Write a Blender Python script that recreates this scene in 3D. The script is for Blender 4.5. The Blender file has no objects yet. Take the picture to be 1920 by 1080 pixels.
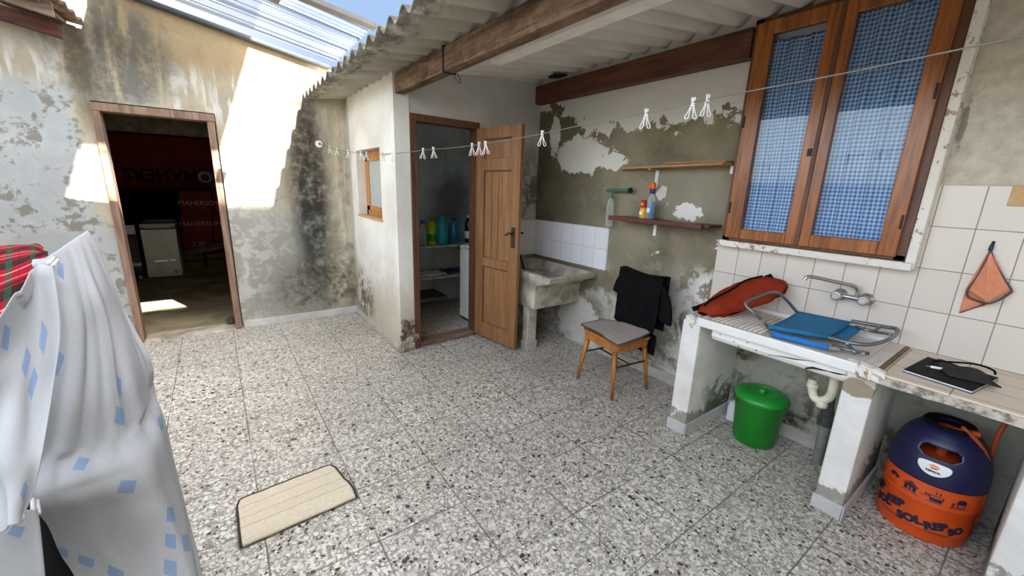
import bpy, bmesh, math, random
from mathutils import Vector, Matrix, noise as mnoise
random.seed(7)
C = bpy.context.scene.collection
sc = bpy.context.scene
PI = math.pi

# ------------------------------------------------------------------ camera
YAW, PITCH, ROLL, FPX, H = 0.632989, -0.245626, 0.0344313, 758.03, 1.5
cy, sy = math.cos(YAW), math.sin(YAW); cp, sp = math.cos(PITCH), math.sin(PITCH)
FWD = Vector((sy*cp, cy*cp, sp)); R0 = Vector((cy, -sy, 0)); U0 = R0.cross(FWD)
cr, sr = math.cos(ROLL), math.sin(ROLL)
RGT = R0*cr + U0*sr; UPV = U0*cr - R0*sr
O = Vector((0, 0, H))
cam = bpy.data.objects.new('camera', bpy.data.cameras.new('camera')); C.objects.link(cam)
cam.matrix_world = Matrix(((RGT.x, UPV.x, -FWD.x, 0), (RGT.y, UPV.y, -FWD.y, 0), (RGT.z, UPV.z, -FWD.z, H), (0, 0, 0, 1)))
cam.data.sensor_width = 36; cam.data.lens = FPX/1920*36; cam.data.clip_start = 0.05
sc.camera = cam
def ray(x, y): return RGT*((x-960)/FPX) + UPV*(-(y-540)/FPX) + FWD
def gz(x, y, z=0): d = ray(x, y); return O + d*((z-H)/d.z)
def px(x, y, X): d = ray(x, y); return O + d*(X/d.x)
def py(x, y, Y): d = ray(x, y); return O + d*(Y/d.y)
def dep(x, y, t): return O + ray(x, y)*t

# ------------------------------------------------------------------ node helpers
def lin(h):
    h = h.lstrip('#'); out = []
    for i in (0, 2, 4):
        c = int(h[i:i+2], 16)/255
        out.append(c/12.92 if c <= 0.04045 else ((c+0.055)/1.055)**2.4)
    return tuple(out)+(1,)
class G:
    def __init__(s, name):
        s.m = bpy.data.materials.new(name); s.m.use_nodes = True
        s.t = s.m.node_tree; s.t.nodes.clear()
        s.out = s.t.nodes.new('ShaderNodeOutputMaterial')
    def n(s, typ, **kw):
        nd = s.t.nodes.new(typ)
        for k, v in kw.items(): setattr(nd, k, v)
        return nd
    def put(s, sock, v):
        if hasattr(v, 'is_linked'): s.t.links.new(v, sock)
        else:
            if isinstance(v, (tuple, list)) and sock.type == 'RGBA' and len(v) == 3: v = tuple(v)+(1,)
            sock.default_value = v
    def m_(s, op, a, b=0.0, c=0.0, clamp=False):
        nd = s.n('ShaderNodeMath', operation=op, use_clamp=clamp)
        s.put(nd.inputs[0], a); s.put(nd.inputs[1], b)
        if op in ('MULTIPLY_ADD', 'WRAP'): s.put(nd.inputs[2], c)
        return nd.outputs[0]
    def add(s, *a):
        r = a[0]
        for b in a[1:]: r = s.m_('ADD', r, b)
        return r
    def mul(s, a, b): return s.m_('MULTIPLY', a, b)
    def sub(s, a, b): return s.m_('SUBTRACT', a, b)
    def mx(s, a, b): return s.m_('MAXIMUM', a, b)
    def mn(s, a, b): return s.m_('MINIMUM', a, b)
    def inv(s, a): return s.m_('SUBTRACT', 1.0, a)
    def ss(s, v, lo, hi):
        nd = s.n('ShaderNodeMapRange', interpolation_type='SMOOTHSTEP')
        s.put(nd.inputs[0], v); nd.inputs[1].default_value = lo; nd.inputs[2].default_value = hi
        return nd.outputs[0]
    def pos(s): return s.n('ShaderNodeNewGeometry').outputs['Position']
    def objc(s): return s.n('ShaderNodeTexCoord').outputs['Object']
    def uv(s): return s.n('ShaderNodeTexCoord').outputs['UV']
    def sep(s, v):
        nd = s.n('ShaderNodeSeparateXYZ'); s.put(nd.inputs[0], v); return nd.outputs
    def comb(s, x, y, z):
        nd = s.n('ShaderNodeCombineXYZ'); s.put(nd.inputs[0], x); s.put(nd.inputs[1], y); s.put(nd.inputs[2], z); return nd.outputs[0]
    def scl(s, v, xyz):
        nd = s.n('ShaderNodeVectorMath', operation='MULTIPLY'); s.put(nd.inputs[0], v); nd.inputs[1].default_value = xyz; return nd.outputs[0]
    def noise(s, v, scale, detail=4, rough=.55, dist=0.0):
        nd = s.n('ShaderNodeTexNoise'); s.put(nd.inputs['Vector'], v)
        nd.inputs['Scale'].default_value = scale; nd.inputs['Detail'].default_value = detail
        nd.inputs['Roughness'].default_value = rough; nd.inputs['Distortion'].default_value = dist
        return nd.outputs[0]
    def vor(s, v, scale, feature='F1', out='Distance', rnd=1.0, dim='3D'):
        nd = s.n('ShaderNodeTexVoronoi', feature=feature, voronoi_dimensions=dim); s.put(nd.inputs['Vector'], v)
        nd.inputs['Scale'].default_value = scale; nd.inputs['Randomness'].default_value = rnd
        return nd.outputs[out]
    def wn(s, v):
        nd = s.n('ShaderNodeTexWhiteNoise', noise_dimensions='3D'); s.put(nd.inputs[0], v); return nd.outputs['Value']
    def mix(s, f, a, b):
        nd = s.n('ShaderNodeMix', data_type='RGBA'); s.put(nd.inputs[0], f); s.put(nd.inputs[6], a); s.put(nd.inputs[7], b); return nd.outputs[2]
    def bump(s, h, strength=.3, dist=.01):
        nd = s.n('ShaderNodeBump'); s.put(nd.inputs['Height'], h); nd.inputs['Strength'].default_value = strength; nd.inputs['Distance'].default_value = dist; return nd.outputs[0]
    def pbsdf(s, col, rough=.6, metal=0.0, bump=None, spec=.5, **kw):
        b = s.n('ShaderNodeBsdfPrincipled'); s.put(b.inputs['Base Color'], col); s.put(b.inputs['Roughness'], rough); s.put(b.inputs['Metallic'], metal)
        b.inputs['Specular IOR Level'].default_value = spec
        if bump is not None: s.t.links.new(bump, b.inputs['Normal'])
        for k, v in kw.items(): s.put(b.inputs[k], v)
        s.t.links.new(b.outputs[0], s.out.inputs[0]); return b
    def blob(s, a, b, a0, b0, ra, rb, nz=None, namp=0.0, soft=.15):
        # soft elliptical patch in the two coordinates a, b with ragged edge
        da = s.m_('DIVIDE', s.sub(a, a0), ra); db = s.m_('DIVIDE', s.sub(b, b0), rb)
        r = s.m_('SQRT', s.add(s.mul(da, da), s.mul(db, db)))
        if nz is not None: r = s.add(r, s.mul(s.sub(nz, .5), namp))
        return s.ss(r, 1+soft, 1-soft)

def plain(name, h, rough=.55, metal=0.0, var=.06, nscale=14, bump=0.0, spec=.5):
    g = G(name); o = g.objc(); c = lin(h)
    nz = g.noise(o, nscale, 4)
    d = tuple(max(0, x*(1-var*3)) for x in c[:3])+(1,); l = tuple(min(1, x*(1+var*2)) for x in c[:3])+(1,)
    col = g.mix(g.ss(nz, .3, .7), d, l)
    bp = g.bump(g.noise(o, nscale*4, 3), bump, .004) if bump else None
    g.pbsdf(col, rough, metal, bp, spec); return g.m
def wood(name, dark, light, axis='Y', scale=9, rough=.45, stretch=14):
    g = G(name); o = g.objc()
    sc_ = {'X': (1/stretch, 1, 1), 'Y': (1, 1/stretch, 1), 'Z': (1, 1, 1/stretch)}[axis]
    v = g.scl(o, sc_)
    a = g.noise(v, scale*3, 6, .6, .8); b = g.noise(v, scale*14, 3, .6)
    f = g.add(g.mul(a, .7), g.mul(b, .3))
    col = g.mix(g.ss(f, .32, .68), lin(dark), lin(light))
    g.pbsdf(col, rough, 0, g.bump(f, .25, .004)); return g.m

M = {}
def floor_mat():
    g = G('terrazzo'); p = g.pos(); X, Y, Z = g.sep(p)
    jit = g.noise(p, 23, 2); jit2 = g.noise(g.comb(Y, X, 2.0), 27, 2)
    v = g.comb(g.add(X, g.mul(jit, .03)), g.add(Y, g.mul(jit2, .03)), 0.0)
    d1 = g.vor(v, 52, 'F1', 'Distance'); c1 = g.sep(g.vor(v, 52, 'F1', 'Color'))
    v2 = g.comb(g.add(X, 3.3), g.add(Y, 1.7), 0.0)
    d2 = g.vor(v2, 95, 'F1', 'Distance'); c2 = g.sep(g.vor(v2, 95, 'F1', 'Color'))
    def chip(c):
        col = g.mix(g.ss(c[0], .1, .9), lin('#bfb9ad'), lin('#e4ded2'))
        col = g.mix(g.m_('GREATER_THAN', c[1], .86), col, lin('#8a857b'))
        return g.mix(g.m_('GREATER_THAN', c[1], .925), col, lin('#35322d'))
    big = g.mul(g.ss(d1, .56, .46), g.m_('GREATER_THAN', c1[2], .14))
    sm = g.mul(g.ss(d2, .58, .46), g.m_('GREATER_THAN', c2[2], .12))
    mat = g.mix(g.noise(p, 40, 3), lin('#8f8a80'), lin('#a5a095'))
    col = g.mix(sm, mat, chip(c2)); col = g.mix(big, col, chip(c1))
    def joint(a, off, step, w):
        t = g.m_('FRACT', g.m_('DIVIDE', g.sub(a, off), step)); t = g.m_('ABSOLUTE', g.sub(t, .5))
        return g.ss(t, .5-w/step, .5-.35*w/step)
    wob = g.mul(g.sub(g.noise(p, 5, 2), .5), .012)
    j = g.mx(joint(g.add(X, wob), .811-4, .40, .0045), joint(g.add(Y, wob), 1.82-3.6, .36, .0045))
    jn = g.noise(p, 2.3, 3)
    col = g.mix(g.mul(j, g.add(.35, g.mul(.6, g.ss(jn, .3, .6)))), col, lin('#575248'))
    tx = g.m_('FLOOR', g.m_('DIVIDE', g.sub(X, .811-4), .40)); ty = g.m_('FLOOR', g.m_('DIVIDE', g.sub(Y, 1.82-3.6), .36))
    tile = g.wn(g.comb(tx, ty, 0.0))
    dirt = g.ss(g.noise(p, 1.7, 4), .45, .75)
    right_tint = g.mul(g.ss(X, 1.7, 2.8), .5)  # floor turns browner towards the right wall
    col = g.mix(g.add(g.mul(tile, .18), g.mul(dirt, .14)), col, lin('#837d72'))
    col = g.mix(g.mul(right_tint, .55), col, lin('#8a7c69'))
    g.pbsdf(col, g.add(.36, g.mul(dirt, .15)), 0, g.bump(g.inv(j), .15, .002), .3); return g.m
def concrete_floor():
    g = G('dusty_concrete'); p = g.pos()
    a = g.noise(p, 2.5, 6, .6, .6); col = g.mix(g.ss(a, .3, .7), lin('#85795f'), lin('#b5a78b'))
    g.pbsdf(col, .85, 0, g.bump(g.noise(p, 20, 4), .3, .01), .2); return g.m

def wall_back_mat():
    g = G('stained_back_wall'); p = g.pos(); X, Y, Z = g.sep(p)
    q = g.comb(X, 0.0, Z)
    n1 = g.noise(q, 2.2, 6, .6, .3); n2 = g.noise(q, 7, 6, .65, .4); n3 = g.noise(q, 22, 5, .65)
    streak = g.noise(g.scl(q, (1, 1, .16)), 9, 5, .6, .5)
    col = g.mix(g.ss(n1, .3, .72), lin('#948a78'), lin('#b5aa95'))
    # upper ochre band
    och = g.mul(g.ss(g.add(Z, g.mul(n1, .5)), 2.45, 2.75), g.ss(X, -.75, -.35))
    col = g.mix(g.mul(och, .85), col, g.mix(n2, lin('#836f50'), lin('#a08d6b')))
    # pale run-down below the ochre
    run = g.mul(g.mul(g.ss(streak, .48, .6), g.ss(Z, 1.9, 2.1)), g.ss(Z, 2.5, 2.25))
    col = g.mix(g.mul(run, .75), col, lin('#c9c8c2'))
    # dark streaked stain under the left roof
    st = g.mul(g.blob(X, Z, -.52, 2.42, .36, .42, n2, 1.0, .35), g.ss(g.add(streak, g.mul(n3, .4)), .5, .78))
    col = g.mix(g.mul(st, .85), col, lin('#595750'))
    st2 = g.blob(X, Z, -.72, 2.3, .07, .45, n2, 1.2, .5)
    col = g.mix(g.mul(st2, .6), col, lin('#55482f'))
    # whitewash left of the doorway with peeled grey patches
    ww = g.ss(g.add(g.sub(-.80, X), g.mul(g.sub(n2, .5), .28), g.mul(g.ss(Z, 1.2, .9), .12)), -.03, .03)
    ww = g.mul(ww, g.ss(g.add(Z, g.mul(n2, .35)), 2.42, 2.22))
    peel = g.ss(g.add(g.mul(n2, .6), g.mul(n3, .3), g.mul(n1, .55)), .735, .80)
    wwc = g.mix(g.ss(n1, .35, .7), lin('#9b9d9b'), lin('#adafac')); wwc = g.mix(g.mul(peel, .9), wwc, lin('#77746b'))
    col = g.mix(ww, col, wwc)
    # pale bluish limewash right of the doorway below
    lw = g.mul(g.ss(g.add(X, g.mul(n2, .25)), .12, .22), g.ss(g.add(Z, g.mul(n1, .8)), 1.9, 1.45))
    lwc = g.mix(g.ss(g.add(n2, g.mul(n3, .3)), .6, .72), lin('#96968f'), lin('#b6b8b4'))
    col = g.mix(g.mul(lw, .85), col, lwc)
    # tan band right of the mould
    rb = g.ss(g.add(X, g.mul(n2, .1)), .95, 1.02)
    col = g.mix(g.mul(rb, .85), col, g.mix(g.ss(streak, .4, .65), lin('#b5a88e'), lin('#d8d0bf')))
    # black mould: running down from the eave and spread along the floor
    m1 = g.blob(X, Z, .84, 1.35, .19, 1.15, n2, .9, .5)
    m1 = g.mul(m1, g.ss(g.add(g.mul(n3, .5), g.mul(n2, .9), g.mul(streak, .4)), .55, 1.02))
    m2 = g.mul(g.blob(X, Z, .85, .34, .55, .38, n2, 1.5, .4), g.ss(g.add(g.mul(n3, .5), g.mul(n2, .9)), .5, .9))
    m3 = g.mul(g.ss(g.add(X, g.mul(n1, .5)), .4, .95), g.mul(g.ss(Z, 2.3, 1.2), g.ss(n2, .42, .7)))
    col = g.mix(g.mul(m3, .75), col, lin('#77746a'))
    col = g.mix(g.mul(m1, .95), col, lin('#2f2e2a'))
    col = g.mix(g.mul(m2, .9), col, lin('#4a4334'))
    low = g.mul(g.ss(g.add(Z, g.mul(n2, .3)), .5, .15), g.ss(X, .0, .3))
    col = g.mix(g.mul(low, .5), col, lin('#a09c90'))
    g.pbsdf(col, .9, 0, g.bump(g.add(n2, g.mul(n3, .6)), .5, .02), .15); return g.m

def wall_right_mat():
    g = G('peeling_right_wall'); p = g.pos(); X, Y, Z = g.sep(p); q = g.comb(0.0, Y, Z)
    n1 = g.noise(q, 2.0, 6, .6, .3); n2 = g.noise(q, 6, 7, .68, .5); n3 = g.noise(q, 20, 5, .65)
    cem = g.mix(g.ss(n1, .32, .68), lin('#6f6753'), lin('#8f8670'))
    cem = g.mix(g.mul(g.ss(g.add(Y, g.mul(n1, 1.0)), 2.9, 3.6), .6), cem, lin('#4f4839'))
    cem = g.mix(g.mul(g.ss(n2, .5, .75), .35), cem, lin('#9d9581')); cem = g.mix(g.mul(g.ss(g.noise(q, 3.3, 5, .6, 1.2), .52, .7), .45), cem, lin('#5f5541'))
    cem = g.mix(g.mul(g.blob(Y, Z, 1.75, 1.48, .34, .2, n1, 1.0, .4), .55), cem, lin('#9a9484'))
    white = g.mix(n1, lin('#cdc9c0'), lin('#dedbd3'))
    rag = g.add(g.mul(g.sub(n2, .5), .75), g.mul(g.sub(n3, .5), .22))
    # paint survives above a ragged line (higher near the storage room)
    line = g.add(1.98, g.mul(g.ss(Y, 2.7, 3.2), .28))
    up = g.ss(g.add(g.sub(Z, line), rag), -.012, .012)
    pt = g.blob(Y, Z, 2.82, 1.80, .34, .16, n2, 1.6, .04)
    pt2 = g.blob(Y, Z, 2.45, 1.74, .16, .07, n2, 2.2, .04)
    pt3 = g.blob(Y, Z, 3.2, 1.98, .07, .20, n2, 2.4, .05)
    up = g.mx(up, g.mx(pt, g.mx(pt2, pt3)))
    # small flakes of paint left by the shelves and beside the tiles
    fl = g.mul(g.ss(g.add(n2, g.mul(n3, .3)), .80, .815), g.mul(g.ss(Y, 2.3, 1.8), g.ss(Z, 1.62, 1.5)))
    f2 = g.mul(g.ss(g.add(n2, g.mul(n3, .25)), .60, .62), g.mul(g.ss(g.add(Y, g.mul(n1, .3)), 1.98, 1.62), g.ss(g.add(Z, g.mul(n2, .2)), 1.12, .98)))
    f3 = g.mx(g.blob(Y, Z, 1.66, 1.36, .11, .06, n2, 3.6, .03), g.blob(Y, Z, 1.92, 1.49, .05, .05, n2, 3.0, .03))
    low = g.ss(g.add(g.sub(.62, Z), g.mul(g.sub(n1, .5), 1.1), g.mul(g.sub(n2, .5), .5)), -.06, .06)
    lowc = g.mix(g.ss(g.add(n2, g.mul(n1, .5)), .55, .85), lin('#77705f'), lin('#b9b4a8'))
    lowc = g.mix(g.ss(g.add(n2, g.mul(n3, .4)), .82, .92), lowc, lin('#dad6cc'))
    dk = g.mul(g.ss(g.add(n3, g.mul(n2, .9)), .95, 1.15), g.ss(g.add(Z, g.mul(n1, .4)), .75, .35))
    col = g.mix(low, cem, lowc); col = g.mix(g.mul(dk, .8), col, lin('#3c382e'))
    ring = g.mul(g.ss(g.m_('ABSOLUTE', g.sub(g.add(Z, g.mul(g.sub(n1, .5), .9)), .83)), .10, .0), g.ss(n2, .4, .65))
    col = g.mix(g.mul(ring, .55), col, lin('#b5aa93'))
    wp = g.blob(Y, Z, 2.72, .20, .27, .27, n2, 1.4, .08); wr = g.mul(g.blob(Y, Z, 2.70, .24, .36, .38, n2, 1.6, .3), g.ss(n1, .35, .6)); col = g.mix(g.mul(wr, .7), col, lin('#5b5548')); col = g.mix(g.mul(wp, .9), col, g.mix(n3, lin('#b0aca2'), lin('#d2cec5')))
    col = g.mix(up, col, white); col = g.mix(g.mx(fl, g.mx(f2, f3)), col, lin('#e0ddd6'))
    # painted stretch right of the window
    rp = g.ss(Y, .46, .43)
    col = g.mix(g.mul(rp, g.ss(Z, .74, .76)), col, g.mix(g.ss(n3, .3, .7), lin('#b3a998'), lin('#c9c0b1')))
    sc1 = g.mx(g.blob(Y, Z, .40, 1.85, .012, .10, n3, 2.5, .3), g.blob(Y, Z, .22, 1.93, .018, .012, n3, 2.5, .3))
    col = g.mix(g.mul(sc1, .7), col, lin('#6a655b'))
    # under the counters: painted, with mould
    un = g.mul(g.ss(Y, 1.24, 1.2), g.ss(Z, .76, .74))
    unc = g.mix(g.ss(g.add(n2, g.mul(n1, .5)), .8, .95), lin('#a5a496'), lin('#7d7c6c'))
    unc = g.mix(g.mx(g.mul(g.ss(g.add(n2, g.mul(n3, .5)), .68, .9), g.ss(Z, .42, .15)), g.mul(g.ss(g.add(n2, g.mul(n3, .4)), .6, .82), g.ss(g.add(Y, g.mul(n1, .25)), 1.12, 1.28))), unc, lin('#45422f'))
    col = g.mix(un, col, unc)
    g.pbsdf(col, .85, 0, g.bump(g.add(n2, g.mul(n3, .5), g.mul(up, .4)), .45, .015), .2); return g.m

def wall_storage_mat(side):
    g = G('storage_plaster_'+side); p = g.pos(); X, Y, Z = g.sep(p)
    n1 = g.noise(p, 2.2, 6, .6, .3); n2 = g.noise(p, 7, 6, .65, .4); n3 = g.noise(p, 24, 5, .6)
    col = g.mix(g.ss(n1, .3, .7), lin('#cfcbc0'), lin('#e4e1d8')) if side == 'side' else g.mix(g.ss(n1, .3, .7), lin('#b9b6b0'), lin('#cbc8c2'))  # same white plaster: lit side lighter, shaded front greyer, put into the colour
    if side == 'side':
        st = g.mul(g.ss(g.add(Z, g.mul(n1, .9)), 1.3, .55), .8)
        col = g.mix(st, col, lin('#b7ab90'))
        md = g.mul(g.blob(Y, Z, 4.45, .28, .38, .3, n2, 1.6, .35), g.ss(g.add(n2, g.mul(n3, .4)), .62, .8))
        col = g.mix(g.mul(md, .85), col, lin('#4f4c42'))
        ed = g.mul(g.ss(g.add(Y, g.mul(n2, .08)), 4.68, 4.76), .6); col = g.mix(ed, col, lin('#8f856e'))
    else:
        c1 = g.mul(g.ss(g.add(Z, g.mul(n2, .35)), .55, .35), g.ss(X, 1.5, 1.4)); col = g.mix(g.mul(c1, .6), col, lin('#837b6c'))
        sm = g.mul(g.mul(g.ss(X, 2.25, 2.7), g.ss(g.add(Z, g.mul(n1, .5)), 2.25, 1.75)), g.ss(g.add(n2, g.mul(n3, .3)), .58, .74))
        col = g.mix(g.mul(sm, .8), col, lin('#67604f'))
    g.pbsdf(col, .88, 0, g.bump(g.add(n2, g.mul(n3, .5)), .35, .012), .2); return g.m
def storage_inner_mat():
    g = G('storage_inner_plaster'); p = g.pos(); X, Y, Z = g.sep(p)
    n1 = g.noise(p, 2.5, 6, .6, .4); n2 = g.noise(p, 9, 6, .65); st = g.noise(g.scl(p, (1, 1, .12)), 8, 4)
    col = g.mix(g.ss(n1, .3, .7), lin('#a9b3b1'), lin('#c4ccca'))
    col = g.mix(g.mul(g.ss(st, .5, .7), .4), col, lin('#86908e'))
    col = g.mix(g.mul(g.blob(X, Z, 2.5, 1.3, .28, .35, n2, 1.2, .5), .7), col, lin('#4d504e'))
    g.pbsdf(col, .85, 0, None, .2); return g.m
def pillar_mat():
    g = G('whitewashed_masonry'); p = g.pos(); X, Y, Z = g.sep(p)
    n1 = g.noise(p, 4, 6, .6, .3); n2 = g.noise(p, 14, 6, .65, .3); n3 = g.noise(p, 45, 4, .6)
    col = g.mix(g.ss(n1, .3, .7), lin('#d2cfc7'), lin('#e6e4de'))
    col = g.mix(g.mul(g.ss(n2, .62, .75), .4), col, lin('#a5a094'))
    pe = g.ss(g.add(g.mul(g.ss(Z, .58, .72), .28), n2), .80, .83); col = g.mix(g.mul(pe, .7), col, lin('#9a8d74'))
    bare = g.mul(g.mul(g.blob(Y, Z, .42, .668, .060, .045, n2, 1.2, .1), g.ss(X, 2.34, 2.30)), .9); col = g.mix(bare, col, lin('#8a7c64'))
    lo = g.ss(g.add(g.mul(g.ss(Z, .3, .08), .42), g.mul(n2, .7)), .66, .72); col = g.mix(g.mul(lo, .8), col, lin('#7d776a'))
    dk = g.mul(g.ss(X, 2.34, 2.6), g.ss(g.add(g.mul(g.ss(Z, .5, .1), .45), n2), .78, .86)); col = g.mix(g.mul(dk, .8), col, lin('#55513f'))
    g.pbsdf(col, .85, 0, g.bump(g.add(n2, g.mul(n3, .4)), .5, .01), .2); return g.m
def tiles_mat(name, a0, astep, b0, bstep, axis, c1, c2, grout, rough=.25):
    g = G(name); p = g.pos(); X, Y, Z = g.sep(p); A = {'x': X, 'y': Y}[axis[0]]; B = {'z': Z, 'x': X, 'y': Y}[axis[1]]
    def joint(a, off, step, w):
        t = g.m_('FRACT', g.m_('DIVIDE', g.sub(a, off-10*step), step)); t = g.m_('ABSOLUTE', g.sub(t, .5))
        return g.ss(t, .5-w/step, .5-.4*w/step)
    j = g.mx(joint(A, a0, astep, .0028), joint(B, b0, bstep, .0028))
    fa = g.m_('FLOOR', g.m_('DIVIDE', g.sub(A, a0-10*astep), astep)); fb = g.m_('FLOOR', g.m_('DIVIDE', g.sub(B, b0-10*bstep), bstep))
    w = g.wn(g.comb(fa, fb, 0.0)); n = g.noise(p, 6, 5)
    col = g.mix(g.add(g.mul(w, .5), g.mul(n, .5)), lin(c1), lin(c2)); col = g.mix(j, col, lin(grout))
    g.pbsdf(col, g.add(rough, g.mul(j, .5)), 0, g.bump(g.inv(j), .5, .003), .4); return g.m
def roof_mat():
    g = G('fibre_cement'); p = g.pos(); X, Y, Z = g.sep(p)
    n1 = g.noise(p, 3, 5); n2 = g.noise(p, 16, 6, .65); st = g.noise(g.scl(p, (.15, 1, 1)), 10, 4)
    col = g.mix(g.ss(st, .35, .65), lin('#cbc6ba'), lin('#dad6cc'))
    old = g.ss(X, 1.32, 1.28)
    oc = g.mix(g.ss(n1, .3, .7), lin('#a29c8e'), lin('#bbb5a6'))
    col = g.mix(old, col, oc)
    moss = g.mul(g.ss(g.add(g.mul(g.sub(.97, X), 3.2), g.mul(g.sub(n2, .5), 2.2)), -.2, .5), .8)
    col = g.mix(moss, col, lin('#4c4538'))
    g.pbsdf(col, .9, 0, g.bump(n2, .2, .006), .15); return g.m
def beam_mat():
    g = G('rough_beam_wood'); o = g.pos(); v = g.scl(o, (1, .09, 1))
    a = g.noise(v, 30, 7, .65, .7); b = g.noise(o, 9, 6, .7, .6)
    col = g.mix(g.ss(g.add(g.mul(a, .6), g.mul(b, .4)), .33, .66), lin('#44342a'), lin('#8a715b'))
    g.pbsdf(col, .85, 0, g.bump(a, .6, .008), .15); return g.m
def fabric_mat(name, kind):
    g = G(name); u = g.uv(); U, V, _ = g.sep(u)
    if kind == 'gingham':
        a = g.m_('LESS_THAN', g.m_('FRACT', g.m_('DIVIDE', U, .027)), .5); b = g.m_('LESS_THAN', g.m_('FRACT', g.m_('DIVIDE', V, .021)), .5)
        f = g.mul(g.add(a, b), .5)
        col = g.mix(f, lin('#ccd6de'), lin('#3d6a9e'))
        # hem stitched across the curtain
        g.pbsdf(col, .8, spec=.1); return g.m
    if kind == 'squares':
        ra, rb = math.cos(.5), math.sin(.5)
        a = g.m_('DIVIDE', g.add(g.mul(U, ra), g.mul(V, rb)), .105); b = g.m_('DIVIDE', g.sub(g.mul(V, ra), g.mul(U, rb)), .105)
        w = g.wn(g.comb(g.m_('FLOOR', a), g.m_('FLOOR', b), 0.0))
        fa = g.m_('ABSOLUTE', g.sub(g.m_('FRACT', a), .5)); fb = g.m_('ABSOLUTE', g.sub(g.m_('FRACT', b), .5))
        ins = g.mul(g.m_('LESS_THAN', fa, .27), g.m_('LESS_THAN', fb, .27))
        f = g.mul(ins, g.m_('GREATER_THAN', w, .83))
        n = g.noise(u, 60, 2)
        col = g.mix(n, lin('#969797'), lin('#a3a4a4')); col = g.mix(f, col, lin('#7688a2'))
        b_ = g.pbsdf(col, .85, spec=.1); return g.m
    if kind == 'plaid':
        def band(c, st, lo, hi): 
            t = g.m_('FRACT', g.m_('DIVIDE', c, st)); return g.mul(g.m_('GREATER_THAN', t, lo), g.m_('LESS_THAN', t, hi))
        col = g.mix(g.mul(band(V, .17, .0, .28), .9), lin('#86101f'), lin('#171d18'))
        col = g.mix(g.mul(band(U, .17, .1, .36), .75), col, lin('#1f4230'))
        col = g.mix(g.mul(band(V, .17, .45, .49), .8), col, lin('#b08a84')); col = g.mix(g.mul(band(V, .17, .72, .76), .8), col, lin('#b06a6c'))
        col = g.mix(g.mul(band(U, .17, .6, .63), .6), col, lin('#1a1412')); col = g.mix(g.mul(band(V, .17, .85, .95), .7), col, lin('#281417'))
        g.pbsdf(col, .9, spec=.1); return g.m
def quilt_mat(name, c1, c2):
    g = G(name); u = g.uv(); U, V, _ = g.sep(u); n = g.noise(u, 26, 5, .6, .5)
    fl = g.m_('ABSOLUTE', g.sub(g.m_('FRACT', g.mul(V, 4.0)), .5)); j = g.ss(fl, .455, .485)
    col = g.mix(g.ss(n, .3, .7), lin(c1), lin(c2)); col = g.mix(g.mul(j, .5), col, lin('#9c9078'))
    g.pbsdf(col, .75, 0, g.bump(g.add(g.mul(n, .6), g.inv(j)), .5, .01), .2); return g.m
def glass_mat(name, tint=(.9, .95, 1, 1), gl=.10):
    g = G(name); tr = g.n('ShaderNodeBsdfTransparent'); tr.inputs[0].default_value = tint
    gs = g.n('ShaderNodeBsdfGlossy'); gs.inputs['Roughness'].default_value = .03
    fr = g.n('ShaderNodeFresnel'); fr.inputs[0].default_value = 1.28
    f = g.m_('ADD', fr.outputs[0], gl*.05)
    mx = g.n('ShaderNodeMixShader'); g.put(mx.inputs[0], f); g.t.links.new(tr.outputs[0], mx.inputs[1]); g.t.links.new(gs.outputs[0], mx.inputs[2])
    g.t.links.new(mx.outputs[0], g.out.inputs[0]); return g.m
def clear_plastic(name, tint, dens=.25):
    g = G(name); tr = g.n('ShaderNodeBsdfTransparent'); tr.inputs[0].default_value = tint
    pb = g.n('ShaderNodeBsdfPrincipled'); pb.inputs['Base Color'].default_value = tint; pb.inputs['Roughness'].default_value = .12
    lw = g.n('ShaderNodeLayerWeight'); lw.inputs[0].default_value = .35
    f = g.m_('ADD', g.mul(lw.outputs['Facing'], .6), dens, clamp=True)
    mx = g.n('ShaderNodeMixShader'); g.put(mx.inputs[0], f); g.t.links.new(tr.outputs[0], mx.inputs[1]); g.t.links.new(pb.outputs[0], mx.inputs[2])
    g.t.links.new(mx.outputs[0], g.out.inputs[0]); return g.m
def translucent_roof_mat():
    g = G('translucent_plastic'); tr = g.n('ShaderNodeBsdfTransparent'); tr.inputs[0].default_value = (.93, .96, 1, 1)
    tl = g.n('ShaderNodeBsdfTranslucent'); tl.inputs[0].default_value = (.85, .9, .97, 1)
    df = g.n('ShaderNodeBsdfGlossy'); df.inputs[0].default_value = (.8, .85, .9, 1); df.inputs['Roughness'].default_value = .25
    lw = g.n('ShaderNodeLayerWeight'); lw.inputs[0].default_value = .5
    PY = g.sep(g.pos())[1]; fy = g.m_('ABSOLUTE', g.sub(g.m_('FRACT', g.m_('DIVIDE', PY, .125)), .5))
    dirt = g.ss(fy, .36, .42); dd = g.n('ShaderNodeBsdfTransparent'); dd.inputs[0].default_value = (.42, .43, .45, 1)
    a = g.n('ShaderNodeMixShader'); g.put(a.inputs[0], g.add(.06, g.mul(g.ss(lw.outputs['Facing'], .72, .95), .10))); g.t.links.new(tr.outputs[0], a.inputs[1]); g.t.links.new(tl.outputs[0], a.inputs[2])
    b = g.n('ShaderNodeMixShader'); b.inputs[0].default_value = .07; g.t.links.new(a.outputs[0], b.inputs[1]); g.t.links.new(df.outputs[0], b.inputs[2])
    c = g.n('ShaderNodeMixShader'); g.put(c.inputs[0], g.mul(dirt, .97)); g.t.links.new(b.outputs[0], c.inputs[1]); g.t.links.new(dd.outputs[0], c.inputs[2]); g.t.links.new(c.outputs[0], g.out.inputs[0]); return g.m

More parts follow.
